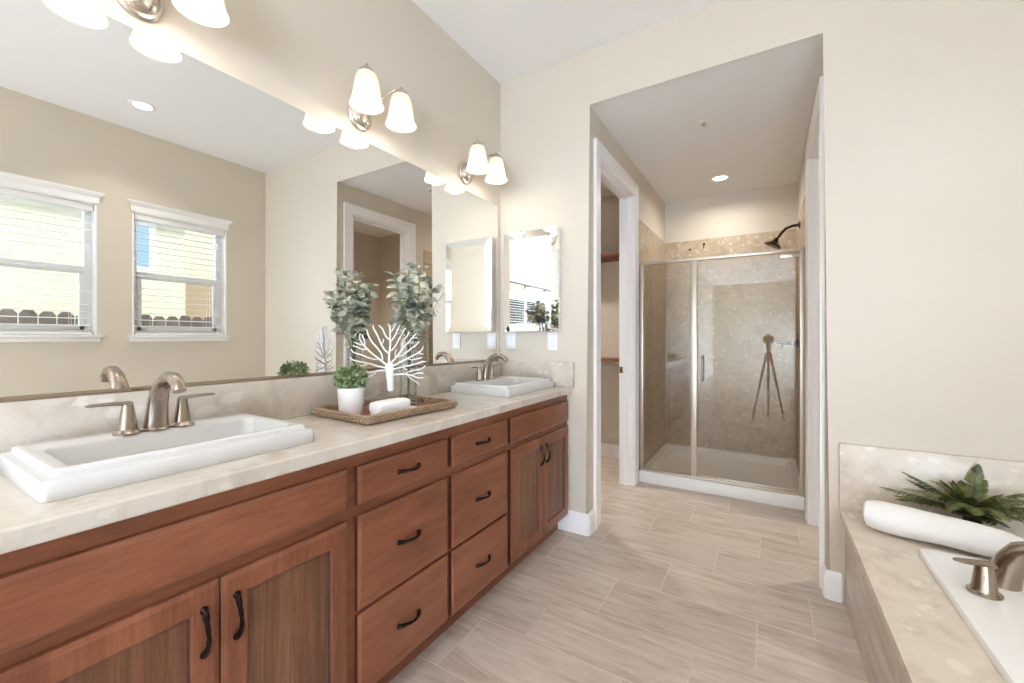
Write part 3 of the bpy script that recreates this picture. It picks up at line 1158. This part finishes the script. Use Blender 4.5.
# ------------------------------------------------------------------ shower
TZ = 2.285
tl = 0.012
struct('wall_shower_tile_left', MB().box(AX0, AX0 + tl, 3.675, YB - 0.0001, 0, TZ), M['shower_stone'])
struct('wall_shower_tile_right', MB().box(AX1 - tl, AX1, 3.675, YB - 0.0001, 0, TZ), M['shower_stone'])
struct('wall_shower_tile_back', MB().box(AX0 + tl, AX1 - tl, YB - tl, YB - 0.0001, 0, TZ), M['shower_stone'])
sx0, sx1 = AX0 + tl + 0.001, AX1 - tl - 0.001
mb = MB()
cx, cy = (sx0 + sx1) / 2, (YS - 0.045 + YB - tl - 0.002) / 2
hx, hy = (sx1 - sx0) / 2, (YB - tl - 0.002 - YS + 0.045) / 2
rings = [rrect(cx, cy, hx, hy, 0.006, 0.0005), rrect(cx, cy, hx, hy, 0.006, 0.088), rrect(cx, cy, hx - 0.005, hy - 0.005, 0.008, 0.095),
         rrect(cx, cy, hx - 0.06, hy - 0.06, 0.03, 0.095), rrect(cx, cy, hx - 0.066, hy - 0.066, 0.03, 0.088), rrect(cx, cy, hx - 0.09, hy - 0.09, 0.05, 0.035),
         rrect(cx, cy, 0.08, 0.06, 0.04, 0.028)]
mb.loft(rings)
tag(mb.build('shower_pan', M['acrylic'], None, 40), 'white shower pan with a low raised curb behind the glass', 'shower pan')

ZR = 1.905
CZ = 0.0955
en = empty('shower_enclosure', (cx, YS, CZ), 'framed glass shower enclosure with fixed panel and hinged door', 'shower enclosure')
ya, yb = YS - 0.014, YS + 0.014
MB().box(sx0, sx1, ya - 0.004, yb + 0.004, ZR - 0.022, ZR, 0.003).build('top_rail', M['satin'], en)
MB().box(sx0, sx1, ya - 0.004, yb + 0.004, CZ, CZ + 0.016, 0.003).build('bottom_rail', M['satin'], en)
for x, n in ((sx0, 'side_post'), (sx1 - 0.028, 'side_post'), (1.082, 'middle_post')):
    w = 0.026 if n == 'side_post' else 0.046
    MB().box(x, x + (0.03 if n == 'side_post' and x > 1 else w), ya, yb, CZ + 0.016, ZR - 0.022, 0.003).build(n, M['satin'], en)
MB().box(sx0 + 0.024, 1.084, YS - 0.003, YS + 0.003, CZ + 0.015, ZR - 0.02).build('fixed_panel', M['shower_glass'], en)
dr = MB().box(1.134, sx1 - 0.034, YS - 0.003, YS + 0.003, CZ + 0.03, ZR - 0.035).build('door', M['shower_glass'], en)
MB().box(1.700, sx1 - 0.032, YS - 0.011, YS + 0.011, ZR - 0.062, ZR - 0.034, 0.002).build('hinge_bar', M['nickel_pale'], dr)
MB().box(1.134, sx1 - 0.032, YS - 0.007, YS + 0.007, CZ + 0.018, CZ + 0.032, 0.002).build('door_sweep', M['satin'], dr)
mb = MB()
for k in (-1, 1):
    yy = YS + k * 0.04
    mb.tube([(1.172, YS + k * 0.003, 0.9), (1.172, yy - k * 0.012, 0.9), (1.172, yy, 0.91), (1.172, yy, 0.94), (1.172, yy, 1.06), (1.172, yy, 1.09), (1.172, yy - k * 0.012, 1.10), (1.172, YS + k * 0.003, 1.10)], 0.0085, 10)
mb.build('handle', M['nickel_pale'], dr)

# shower head
hx_, hy_, hz_ = AX1 - tl, 4.22, 2.19
sh = empty('showerhead', (hx_, hy_, hz_), 'dark bronze shower head on a curved arm above the glass', 'shower head')
MB().lathe([(0.032, 0), (0.032, -0.004), (0.024, -0.010), (0.012, -0.014)], (hx_, hy_, hz_), 18, 'x').build('flange', M['bronze'], sh)
pts = [(hx_ - 0.005, hy_, hz_), (hx_ - 0.05, hy_, hz_ - 0.002), (hx_ - 0.10, hy_, hz_ - 0.018), (hx_ - 0.135, hy_, hz_ - 0.055), (hx_ - 0.155, hy_, hz_ - 0.09)]
MB().tube(pts, 0.011, 12).build('arm', M['bronze'], sh)
mb = MB()
mb.lathe([(0.012, 0.03), (0.017, 0.02), (0.022, 0.0), (0.04, -0.02), (0.064, -0.034), (0.068, -0.042), (0.064, -0.046), (0.001, -0.046)], (0, 0, 0), 24)
bmesh.ops.rotate(mb.bm, verts=list(mb.bm.verts), cent=(0, 0, 0), matrix=Matrix.Rotation(math.radians(28), 3, 'Y'))
bmesh.ops.translate(mb.bm, verts=list(mb.bm.verts), vec=(hx_ - 0.175, hy_, hz_ - 0.115))
mb.build('spray_face', M['bronze'], sh)
# valve
vz = 1.2
va = empty('shower_valve', (hx_, 4.22, vz), 'dark shower valve with a lever handle on the tiled wall', 'shower valve')
MB().lathe([(0.085, 0), (0.085, -0.003), (0.078, -0.009), (0.03, -0.014), (0.026, -0.05), (0.02, -0.062), (0.001, -0.063)], (hx_, 4.22, vz), 28, 'x').build('plate', M['bronze'], va)
mb = MB()
mb.tube([(hx_ - 0.05, 4.22, vz), (hx_ - 0.09, 4.215, vz), (hx_ - 0.13, 4.205, vz + 0.003), (hx_ - 0.165, 4.195, vz + 0.008)], [0.013, 0.012, 0.010, 0.008], 10)
mb.tube([(hx_ - 0.125, 4.206, vz), (hx_ - 0.128, 4.206, vz - 0.05)], 0.009, 10)
mb.build('lever', M['bronze'], va)
# two small fittings high on the tile
for x, z, lab in ((0.915, 2.187, 'small round dark fitting on the shower tile above the fixed glass panel'), (1.052, 2.232, 'small dark hook on the shower tile above the middle post')):
    o = empty('wall_hook', (x, YB - tl, z), lab, 'hook')
    MB().lathe([(0.012, 0), (0.012, -0.004), (0.007, -0.008), (0.006, -0.02), (0.001, -0.021)], (x, YB - tl, z), 14, 'y').build('base', M['bronze'], o)
    if x > 1:
        MB().tube([(x, YB - tl - 0.018, z), (x, YB - tl - 0.024, z - 0.015), (x, YB - tl - 0.02, z - 0.042), (x, YB - tl - 0.032, z - 0.048)], 0.005, 8).build('prong', M['bronze'], o)

# ------------------------------------------------------------------ bathtub
TX0, TZ1 = 1.917, 0.437
TYN = -0.7
tag(MB().box(TX0 + 0.02, TX0 + 0.04, TYN, D - 0.001, 0.0, TZ1 - 0.03).build('tub_front_panel', M['tub_tile']), 'tiled front panel of the tub surround rising from the floor', 'tub panel')


def tub_deck():
    mb = MB()
    a, b = 2.14, 2.99
    c, d = 0.36, 2.10
    z0, z1 = TZ1 - 0.03, TZ1
    mb.box(TX0, a, TYN, D - 0.001, z0, z1).box(b, XR - 0.001, TYN, D - 0.001, z0, z1).box(a, b, TYN, c, z0, z1).box(a, b, d, D - 0.001, z0, z1)
    return mb


tag(tub_deck().build('tub_deck', M['deck_stone']), 'cream shell-stone deck slab around the white bathtub', 'tub deck')
tag(MB().box(TX0 - 0.004, XR - 0.001, D - 0.021, D - 0.001, TZ1 + 0.0005, 0.752, 0.002).build('stone_backsplash', M['deck_stone']), 'stone splash panel on the wall behind the fern and tub', 'backsplash', 'stone backsplashes')
tc, td = 2.565, 1.23
mb = MB()
HXo, HYo = 0.46, 0.92
rings = []
zr = TZ1 + 0.0006
for (hx, hy, rr, z) in ((HXo, HYo, 0.03, 0), (HXo, HYo, 0.03, 0.014), (HXo - 0.003, HYo - 0.003, 0.03, 0.021), (HXo - 0.01, HYo - 0.01, 0.03, 0.024), (HXo - 0.02, HYo - 0.02, 0.03, 0.0245)):
    rings.append(rrect(tc, td, hx, hy, rr, zr + z, 8))


def oval(cx, cy, hx, hy, z, n=36, p=2.6):
    out = []
    m = len(rings[0])
    for q in rings[0]:
        a = math.atan2((q[1] - cy) / HYo, (q[0] - cx) / HXo)
        ca, sa = cos(a), sin(a)
        k = (abs(ca) ** p + abs(sa) ** p) ** (-1 / p)
        out.append((cx + hx * ca * k, cy + hy * sa * k, z))
    return out


ri = [oval(tc + 0.03, td - 0.04, 0.36, 0.76, zr + 0.0245), oval(tc + 0.03, td - 0.04, 0.352, 0.752, zr + 0.021), oval(tc + 0.03, td - 0.04, 0.342, 0.742, zr - 0.02), oval(tc + 0.03, td - 0.04, 0.30, 0.68, zr - 0.3), oval(tc + 0.03, td - 0.04, 0.25, 0.6, zr - 0.36), oval(tc + 0.03, td - 0.04, 0.06, 0.12, zr - 0.37)]
mb.loft(rings + ri, True, False, True)
tb = mb.build('bathtub', M['acrylic'], None, 40)
tag(tb, 'white drop-in bathtub set into the cream stone deck', 'bathtub')

# tub faucet
tzr = zr + 0.0252
tf = empty('tub_faucet', (2.27, 1.95, tzr), 'brushed nickel tub faucet with two levers on the white tub rim', 'faucet')
dirv = Vector((0.80, -0.60, 0))
P = [(0, 0), (0.006, 0.04), (0.018, 0.08), (0.042, 0.118), (0.08, 0.142), (0.125, 0.145), (0.165, 0.125), (0.185, 0.1)]
R = [0.040, 0.038, 0.036, 0.034, 0.032, 0.030, 0.028, 0.026]
mb = MB()
mb.tube([Vector((2.265, 1.955, tzr)) + dirv * p[0] + Vector((0, 0, p[1])) for p in P], R, 18)
mb.lathe([(0.04, 0), (0.04, 0.004), (0.035, 0.009)], (2.265, 1.955, tzr), 24)
mb.build('spout', M['nickel'], tf)
for (x, y, s) in ((2.195, 1.858, -1), (2.36, 2.05, 1)):
    mb = MB()
    mb.lathe([(0.04, 0), (0.04, 0.005), (0.032, 0.010), (0.029, 0.018), (0.024, 0.055), (0.021, 0.084), (0.018, 0.092), (0.001, 0.096)], (x, y, tzr), 22)
    o = mb.build('handle', M['nickel'], tf)
    lv = Vector((-0.85, -0.35, 0)).normalized() if s < 0 else Vector((0.5, 0.85, 0)).normalized()
    lp = [Vector((x, y, tzr + 0.088 + 0.008 * t)) + lv * (-0.02 + 0.1 * t) for t in [i / 8 for i in range(9)]]
    mb = MB()
    mb.tube(lp, [0.02 - 0.006 * i / 8 if i < 8 else 0.008 for i in range(9)], 12, flat=0.4, up=(0, 0, 1))
    mb.build('lever', M['nickel'], o)


# ------------------------------------------------------------------ rolled towel and fern on the deck
def towel_roll(name, a, b, rad, label, sq=0.9):
    a, b = Vector(a), Vector(b)
    ax = (b - a).normalized()
    up = Vector((0, 0, 1))
    side = ax.cross(up).normalized()
    random.seed(7)
    rings = []
    n = 30
    for i in range(17):
        t = i / 16
        end = min(t, 1 - t) * 16
        k = 0.80 if end < 0.5 else (0.95 if end < 1.5 else 1.0)
        ring = []
        for j in range(n):
            th = 2 * PI * j / n
            rr = rad * k * (1 + 0.025 * sin(3 * th + 5 * t) + 0.02 * sin(9 * t + th) + 0.018 * sin(14 * t + 2 * th))
            # loose flap edge
            if 0.5 < th < 0.9:
                rr *= 1.04
            rr *= 1 - 0.2 * t
            p = a.lerp(b, t) + side * (rr * cos(th)) + up * (max(-rad * 0.92 * (1 - 0.12 * t), rr * sin(th) * sq))
            ring.append(p)
        rings.append(ring)
    mb = MB()
    mb.loft(rings)
    o = mb.build(name, M['towel'], None, 60)
    # spiral folds at both ends
    for (c, d) in ((a, -1), (b, 1)):
        sp = MB()
        pts = []
        for q in range(46):
            th = q / 45 * 2 * PI * 2.6
            rr = rad * 0.74 * (1 - q / 50)
            pts.append(c + ax * (d * 0.002) + side * (rr * cos(th)) + up * (rr * sin(th) * sq))
        sp.tube(pts, rad * 0.07, 6)
        sp.build('fold_spiral', M['towel'], o)
    tag(o, label, 'towel')
    return o


towel_roll('rolled_towel', (1.985, 2.31, TZ1 + 0.066), (2.40, 2.21, TZ1 + 0.060), 0.070, 'thick white rolled bath towel lying on the tub deck')

fr = empty('fern_plant', (2.33, 2.41, TZ1), 'dark green fern with spreading fronds behind the rolled towel on the tub deck', 'plant')
MB().lathe([(0.02, 0.001), (0.03, 0.02), (0.032, 0.05), (0.024, 0.09), (0.001, 0.105)], (2.33, 2.41, TZ1), 16).build('root_ball', M['fern_core'], fr)
random.seed(12)


def frond(az, el, L, droop):
    mb = MB()
    base = Vector((2.33, 2.41, TZ1 + 0.10))
    d = Vector((cos(az) * cos(el), sin(az) * cos(el), sin(el)))
    side = Vector((-sin(az), cos(az), 0))
    pts = []
    n = 30
    for i in range(n + 1):
        t = i / n
        p = base + d * (L * t) - Vector((0, 0, 1)) * (droop * L * t * t)
        p.z = max(p.z, TZ1 + 0.012)
        p.y = min(p.y, D - 0.045)
        pts.append(p)
    def in_towel(q, r):
        return q.x < 2.43 and math.hypot(q.y - (2.31 - 0.10 * (q.x - 1.985) / 0.415), q.z - TZ1 - 0.066) < r
    for i in range(n + 1):
        if in_towel(pts[i], 0.077):
            pts = pts[:i]
            break
    n = len(pts) - 1
    if n < 6:
        mb.bm.free()
        return None
    mb.tube(pts, [0.0022 - 0.0016 * i / n for i in range(n + 1)], 5)
    for i in range(2, n + 1):
        t = i / n
        w = 0.040 * (sin(PI * min(1, t * 0.85 + 0.12)) ** 0.8) * (L / 0.25)
        tan = (pts[i] - pts[i - 1]).normalized()
        nrm = tan.cross(side).normalized()
        if nrm.z < 0:
            nrm = -nrm
        for s in (-1, 1):
            dd = (side * s + tan * 0.55 + Vector((0, 0, random.uniform(-0.15, 0.15))))
            q = pts[i] + dd.normalized() * w
            if q.z < TZ1 + 0.004 or q.y > D - 0.03:
                continue
            if in_towel(q, 0.08):
                continue
            mb.leaf(pts[i], dd, nrm, w, 0.0075, 0.25, 0.1)
    return mb.build('frond', M['fern'], fr, 60, fixn=False)


for k_ in range(30):
    az = -180 + 360 * ((k_ * 0.381966) % 1.0)
    el = (18, 38, 58)[k_ % 3] + random.uniform(-6, 8)
    back = sin(math.radians(az)) > 0.35
    L = random.uniform(0.19, 0.27) * (0.62 if back and el < 50 else 1.0) * (0.8 if el > 50 else 1.0)
    frond(math.radians(az), math.radians(el), L, random.uniform(0.12, 0.34))
for (az, el, L, dr_) in ((176, 16, 0.29, 0.10), (160, 38, 0.27, 0.16), (196, 36, 0.28, 0.3), (205, 52, 0.27, 0.55), (232, 50, 0.26, 0.6), (258, 48, 0.26, 0.6), (285, 50, 0.27, 0.6), (310, 46, 0.28, 0.55), (185, 60, 0.25, 0.4), (70, 66, 0.22, 0.05), (-8, 22, 0.30, 0.12), (-40, 40, 0.27, 0.3)):
    frond(math.radians(az), math.radians(el), L, dr_)

# ------------------------------------------------------------------ tray group on the counter
TRC = Vector((0.232, 1.262, ZC1 + 0.0006))
TRA = -math.atan(0.045)


def tr(u, v, z=0.0):
    """tray coordinates: u across the counter, v along it"""
    return Vector((TRC.x + u * cos(TRA) - v * sin(TRA), TRC.y + u * sin(TRA) + v * cos(TRA), TRC.z + z))


ty = empty('wicker_tray', TRC, 'rectangular woven wicker tray on the stone counter between the sinks', 'tray')
hu, hv = 0.169, 0.236
mb = MB()
c4 = [(-hu + 0.008, -hv + 0.008), (hu - 0.008, -hv + 0.008), (hu - 0.008, hv - 0.008), (-hu + 0.008, hv - 0.008)]
mb.loft([[tr(u, v, 0.001) for u, v in c4], [tr(u, v, 0.010) for u, v in c4]])
mb.build('tray_floor', M['wicker_dark'], ty)
mb = MB()
for row in range(3):
    pts = []
    zz = 0.0092 + row * 0.0098
    out = 0.003 * row / 2
    per = []
    for (a, b) in zip(((-hu, -hv), (hu, -hv), (hu, hv), (-hu, hv)), ((hu, -hv), (hu, hv), (-hu, hv), (-hu, -hv))):
        n = 30
        for i in range(n):
            t = i / n
            per.append((a[0] + (b[0] - a[0]) * t, a[1] + (b[1] - a[1]) * t))
    nn = len(per)
    for i in range(nn + 1):
        u, v = per[i % nn]
        w = 0.0042 * (1 if (i + row) % 2 else -1)
        L = math.hypot(u, v)
        pts.append(tr(u * (1 + out / 0.3) + w * u / L, v * (1 + out / 0.3) + w * v / L, zz + (0.0012 if i % 2 else -0.0012)))
    mb.tube(pts, 0.0068, 8, cap=False)
mb.build('woven_rim', M['wicker'], ty, 60)

# potted plant
pp = tr(-0.022, -0.172, 0.0108)
pt = empty('potted_plant', pp, 'small green leafy plant in a ribbed white pot on the wicker tray', 'plant')
mb = MB()
rings = []
n = 48
for (r_, z) in ((0.041, 0.0), (0.043, 0.004), (0.050, 0.100), (0.0505, 0.106), (0.049, 0.1085), (0.046, 0.107), (0.045, 0.092), (0.001, 0.091)):
    rib = 0.0012 if 0.004 <= z <= 0.102 and r_ > 0.042 else 0
    rings.append([(pp.x + (r_ + (rib if k % 2 else -rib)) * cos(2 * PI * k / n), pp.y + (r_ + (rib if k % 2 else -rib)) * sin(2 * PI * k / n), pp.z + z) for k in range(n)])
mb.loft(rings)
mb.build('pot', M['pot'], pt, 50)
random.seed(3)
mb = MB()
cen = pp + Vector((0, 0, 0.146))
for i in range(640):
    v = Vector((random.gauss(0, 1), random.gauss(0, 1), random.gauss(0, 1))).normalized()
    rr = 0.064 * random.uniform(0.45, 1.0) ** 0.6
    p = cen + Vector((v.x * rr, v.y * rr, v.z * rr * 0.88))
    if p.z < pp.z + 0.097:
        continue
    d = (v + Vector((random.uniform(-.7, .7), random.uniform(-.7, .7), random.uniform(-.2, .8)))).normalized()
    mb.leaf(p - d * 0.008, d, v + Vector((0, 0, 0.6)), random.uniform(0.015, 0.022), random.uniform(0.008, 0.012), 0.25, 0.1)
mb.build('foliage', M['boxwood'], pt, 60, fixn=False)
mb = MB()
for i in range(9):
    a = i * 2 * PI / 9
    mb.tube([pp + Vector((0.012 * cos(a), 0.012 * sin(a), 0.09)), cen + Vector((0.035 * cos(a), 0.035 * sin(a), 0.01))], 0.0012, 5)
mb.build('stem', M['euc_stem'], pt)

# white tree sculpture, flat fan facing the camera
tp = Vector((0.232, 1.262, TRC.z + 0.0105))
ts = empty('tree_sculpture', tp, 'white branching tree sculpture standing in the wicker tray', 'sculpture')
hdir = Vector((CX - tp.x, -tp.y, 0)).normalized()
ax_ = Vector((-hdir.y, hdir.x, 0))      # sideways in the fan's plane
MB().box(tp.x - 0.024, tp.x + 0.024, tp.y - 0.024, tp.y + 0.024, tp.z, tp.z + 0.012, 0.002).build('clear_foot', M['vase_glass'], ts)
MB().tube([tp + Vector((0, 0, 0.012)), tp + Vector((0, 0, 0.09))], 0.004, 8).build('clear_post', M['vase_glass'], ts)


def fan(s, z, dep=0.0):
    return Vector((tp.x, tp.y, 0)) + ax_ * s + hdir * dep + Vector((0, 0, z))


ZT0, ZT1 = 1.018, 1.138
mb = MB()
rings = []
for (z, w) in ((ZT0, 0.011), (ZT0 + 0.004, 0.013), (1.06, 0.0145), (1.1, 0.0165), (1.125, 0.0175), (ZT1, 0.0165)):
    rings.append([fan(w * cos(a) - 0.006 * (z - ZT1) / 0.12, z, 0.011 * sin(a)) for a in [2 * PI * k / 14 for k in range(14)]])
mb.loft(rings)
mb.build('trunk', M['sculpture'], ts)
random.seed(33)
# fan of branches grown towards scattered points, thinner towards the tips
nodes = []          # (s, z, parent, depth offset)
att = []
while len(att) < 1100:
    a = math.radians(random.uniform(-34, 214))
    q = math.sqrt(random.uniform(0.02, 1.0))
    up = max(0.0, sin(a))
    rr = (0.158 + 0.034 * up) * q
    att.append([rr * cos(a) - 0.004, 1.122 + rr * sin(a)])
for k in range(7):
    nodes.append((0.0, 1.07 + 0.011 * k, k - 1))
STEP, KILL = 0.0075, 0.0100
for it in range(90):
    pull_ = {}
    for p in att:
        best, bd = None, 0.045 ** 2
        for i_, nd in enumerate(nodes):
            dd = (nd[0] - p[0]) ** 2 + (nd[1] - p[1]) ** 2
            if dd < bd:
                best, bd = i_, dd
        if best is not None:
            pull_.setdefault(best, []).append(p)
    if not pull_:
        break
    new = []
    for i_, ps in pull_.items():
        nd = nodes[i_]
        vx = vz = 0.0
        for p in ps:
            L = math.hypot(p[0] - nd[0], p[1] - nd[1]) + 1e-9
            vx += (p[0] - nd[0]) / L
            vz += (p[1] - nd[1]) / L
        # keep growing outward from the trunk
        ox, oz = nd[0], nd[1] - 1.10
        L = math.hypot(ox, oz) + 1e-9
        vx, vz = vx / len(ps) + 0.42 * ox / L + random.uniform(-.08, .08), vz / len(ps) + 0.42 * oz / L + random.uniform(-.08, .08)
        L = math.hypot(vx, vz)
        if L < 0.15:
            continue
        q = (nd[0] + vx / L * STEP, nd[1] + vz / L * STEP, i_)
        if any((q[0] - m_[0]) ** 2 + (q[1] - m_[1]) ** 2 < (STEP * 0.55) ** 2 for m_ in nodes):
            continue
        new.append(q)
    if not new:
        break
    nodes += new
    att = [p for p in att if all((nd[0] - p[0]) ** 2 + (nd[1] - p[1]) ** 2 > KILL ** 2 for nd in new)]
kids = {}
for i_, nd in enumerate(nodes):
    kids.setdefault(nd[2], []).append(i_)
cnt = [0] * len(nodes)
for i_ in range(len(nodes) - 1, -1, -1):
    if i_ not in kids:
        cnt[i_] = 1
    if nodes[i_][2] >= 0:
        cnt[nodes[i_][2]] += cnt[i_]


def rad_(i_):
    return min(0.0052, 0.0024 * max(1, cnt[i_]) ** 0.23)


mb = MB()
starts = [(6, c_) for c_ in kids.get(6, [])] + [(k, c_) for k in range(6) for c_ in kids.get(k, []) if c_ > 6]
while starts:
    par, c_ = starts.pop()
    chain = [par, c_]
    while kids.get(chain[-1]):
        ks = sorted(kids[chain[-1]], key=lambda t_: -cnt[t_])
        for o_ in ks[1:]:
            starts.append((chain[-1], o_))
        chain.append(ks[0])
    if len(chain) < 4 and par > 6:
        continue
    P_ = [Vector((nodes[c][0], 0, nodes[c][1])) for c in chain]
    for _ in range(2):
        P_ = [P_[0]] + [(P_[k - 1] + P_[k] * 2 + P_[k + 1]) / 4 for k in range(1, len(P_) - 1)] + [P_[-1]]
    mb.tube([fan(p.x, p.z, 0.004 * sin(37 * p.x + 11 * p.z)) for p in P_], [rad_(chain[1])] + [rad_(c) for c in chain[1:]], 7)
mb.build('branches', M['sculpture'], ts, 60)

# rolled washcloth
wc0, wc1 = tr(0.07, -0.115, 0.0), tr(0.08, 0.055, 0.0)
rc = empty('folded_washcloth', (wc0 + wc1) / 2 + Vector((0, 0, 0.0105)), 'folded white washcloth lying on the wicker tray between pot and vase', 'washcloth')


def cloth(name, u0, u1, v0, v1, z0, z1, seed):
    random.seed(seed)
    rings = []
    for i in range(15):
        t = i / 14
        v = v0 + (v1 - v0) * t
        k = 0.86 if i in (0, 14) else (0.96 if i in (1, 13) else 1)
        hw, hh = (u1 - u0) / 2 * k, (z1 - z0) / 2 * k
        um, zm = (u0 + u1) / 2, (z0 + z1) / 2
        ring = []
        for j in range(24):
            a = 2 * PI * j / 24
            ca, sa = cos(a), sin(a)
            q = (abs(ca) ** 3.5 + abs(sa) ** 3.5) ** (-1 / 3.5)
            wob = 1 + 0.03 * sin(5 * t + 2 * a + seed)
            zz = zm + hh * sa * q * (wob if sa > 0 else 1)
            ring.append(tr(um + hw * ca * q * wob, v, max(z0, zz)))
        rings.append(ring)
    m = MB()
    m.loft(rings)
    return m.build(name, M['towel'], rc, 60)


cloth('upper_fold', 0.058, 0.134, -0.150, 0.004, 0.02, 0.068, 1)
cloth('lower_fold', 0.055, 0.142, -0.142, 0.045, 0.0105, 0.028, 2)

# vase with eucalyptus
vp = tr(-0.045, 0.145, 0.0105)
vz0 = vp.z
vs = empty('glass_vase', vp, 'clear cylindrical glass vase on the tray behind the white tree', 'vase')
mb = MB()
mb.lathe([(0.001, 0.0), (0.039, 0.0), (0.0415, 0.003), (0.042, 0.01), (0.042, 0.255), (0.0408, 0.2565), (0.0402, 0.253)], vp, 40, cap1=False)
mb.build('glass_body', M['vase_glass'], vs, 40)
t_green = thin_glass('green_base_glass', (0.60, 0.70, 0.62, 1), 0.8)
MB().lathe([(0.001, 0.0125), (0.0385, 0.0145), (0.0385, 0.02), (0.001, 0.02)], vp, 28).build('thick_base', t_green, vs)
eb = empty('eucalyptus_bouquet', (vp.x, vp.y, vz0 + 0.021), 'tall bunch of grey-green eucalyptus stems standing in the clear vase', 'bouquet')
random.seed(44)
for i in range(8):
    a = i * 2 * PI / 8 + 0.3
    lean = random.uniform(0.05, 0.105)
    if i % 3 == 0:
        lean *= 0.4
    H = random.uniform(0.56, 0.635) if i % 3 == 0 else random.uniform(0.46, 0.6)
    b0 = Vector((vp.x + 0.014 * cos(a + 2.5), vp.y + 0.014 * sin(a + 2.5), vz0 + 0.022))
    pts = []
    n = 16
    for k in range(n + 1):
        t = k / n
        off = 0.014 + (lean) * max(0, (t - 0.25)) ** 1.2 * 1.4
        q = Vector((vp.x + 0.03 + (off * cos(a)) * t - 0.03 * (1 - t), vp.y + off * sin(a) * t, vz0 + 0.022 + H * t))
        if t < 0.45:
            dx, dy = q.x - vp.x, q.y - vp.y
            dl = math.hypot(dx, dy)
            if dl > 0.03:
                q.x, q.y = vp.x + dx * 0.03 / dl, vp.y + dy * 0.03 / dl
        q.x = max(q.x, 0.03)
        pts.append(q)
    m = MB()
    m.tube(pts, [0.0028 - 0.0015 * k / n for k in range(n + 1)], 6)
    st_ = m.build('stem', M['euc_stem'], eb)
    m = MB()
    for k in range(38):
        t = 0.56 + 0.44 * k / 37
        f = t * n
        j = min(int(f), n - 1)
        p = pts[j].lerp(pts[j + 1], f - j)
        az = k * 2.4 + random.uniform(-0.5, 0.5)
        d = Vector((cos(az), sin(az), random.uniform(-0.5, 0.8)))
        L = random.uniform(0.042, 0.07) * (1.0 - 0.3 * max(0, t - 0.85) / 0.15)
        if p.x + d.x * L < 0.012:
            continue
        m.tube([p, p + d.normalized() * 0.008], 0.0008, 4)
        m.leaf(p + d.normalized() * 0.008, d, Vector((random.uniform(-.9, .9), random.uniform(-.9, .9), 0.75)), L, L * random.uniform(0.62, 0.8), 0.25, 0.12)
    m.build('leaves', M['euc'], st_, 60, fixn=False)
# two thin sprigs reaching out
for (a, H, reach) in ((0.95, 0.5, 0.16), (-1.15, 0.47, 0.13)):
    pts = []
    n = 12
    for k in range(n + 1):
        t = k / n
        pts.append(Vector((vp.x + 0.01 + max(0, t - 0.45) * reach * cos(a) * 1.8, vp.y + max(0, t - 0.45) * reach * sin(a) * 1.8, vz0 + 0.022 + H * t)))
    m = MB()
    m.tube(pts, [0.002 - 0.001 * k / n for k in range(n + 1)], 6)
    st_ = m.build('stem', M['euc_stem'], eb)
    m = MB()
    for k in range(16):
        t = 0.6 + 0.4 * k / 15
        f = t * n
        j = min(int(f), n - 1)
        p = pts[j].lerp(pts[j + 1], f - j)
        d = Vector((cos(a) * 0.8, sin(a) * 0.8, 0)) + Vector((-sin(a), cos(a), 0)) * (1 if k % 2 else -1) * 0.9 + Vector((0, 0, 0.3))
        m.leaf(p, d, Vector((0.3, -0.2, 1)), 0.036, 0.017, 0.2, 0.1)
    m.build('leaves', M['euc'], st_, 60, fixn=False)

# ------------------------------------------------------------------ the photographer's tripod (seen only in the shower glass)
tpd = empty('camera_tripod', (CX, -0.12, 0), 'dark camera tripod standing on the tile floor, reflected in the shower glass', 'tripod')
for k in range(3):
    a = PI / 2 + k * 2 * PI / 3 + PI / 3
    foot = Vector((CX + 0.24 * cos(a), -0.12 + 0.24 * sin(a), 0.004))
    top = Vector((CX + 0.03 * cos(a), -0.12 + 0.03 * sin(a), 0.98))
    mid = foot.lerp(top, 0.5)
    mb = MB()
    mb.tube([foot, mid, mid + (top - foot) * 0.01, top], [0.012, 0.013, 0.018, 0.019], 10)
    o = mb.build('leg', M['black'], tpd)
    MB().lathe([(0.001, -0.004), (0.016, -0.004), (0.017, 0.01), (0.013, 0.03)], foot, 12).build('rubber_foot', M['black'], o)
MB().tube([(CX, -0.12, 0.72), (CX, -0.12, 1.08)], 0.016, 12).build('centre_column', M['black'], tpd)
MB().lathe([(0.045, 0.95), (0.05, 0.97), (0.05, 1.0), (0.03, 1.02)], (CX, -0.12, 0), 16).build('collar', M['black'], tpd)
MB().lathe([(0.02, 1.08), (0.034, 1.1), (0.034, 1.13), (0.025, 1.15), (0.04, 1.155), (0.04, 1.17), (0.001, 1.17)], (CX, -0.12, 0), 16).build('ball_head', M['black'], tpd)
cmr = empty('photo_camera', (CX, -0.12, 1.17), 'black photo camera on the tripod, reflected in the shower glass', 'camera')
mb = MB()
mb.box(CX - 0.07, CX + 0.07, -0.15, -0.09, 1.1705, 1.275, 0.01).box(CX - 0.03, CX + 0.03, -0.145, -0.09, 1.27, 1.31, 0.01)
mb.build('camera_body', M['black'], cmr)
MB().lathe([(0.038, -0.092), (0.038, -0.06), (0.042, -0.055), (0.042, -0.03), (0.036, -0.028), (0.001, -0.035)], (CX, 0, CH - 0.02), 24, 'y').build('lens_barrel', M['black'], cmr)
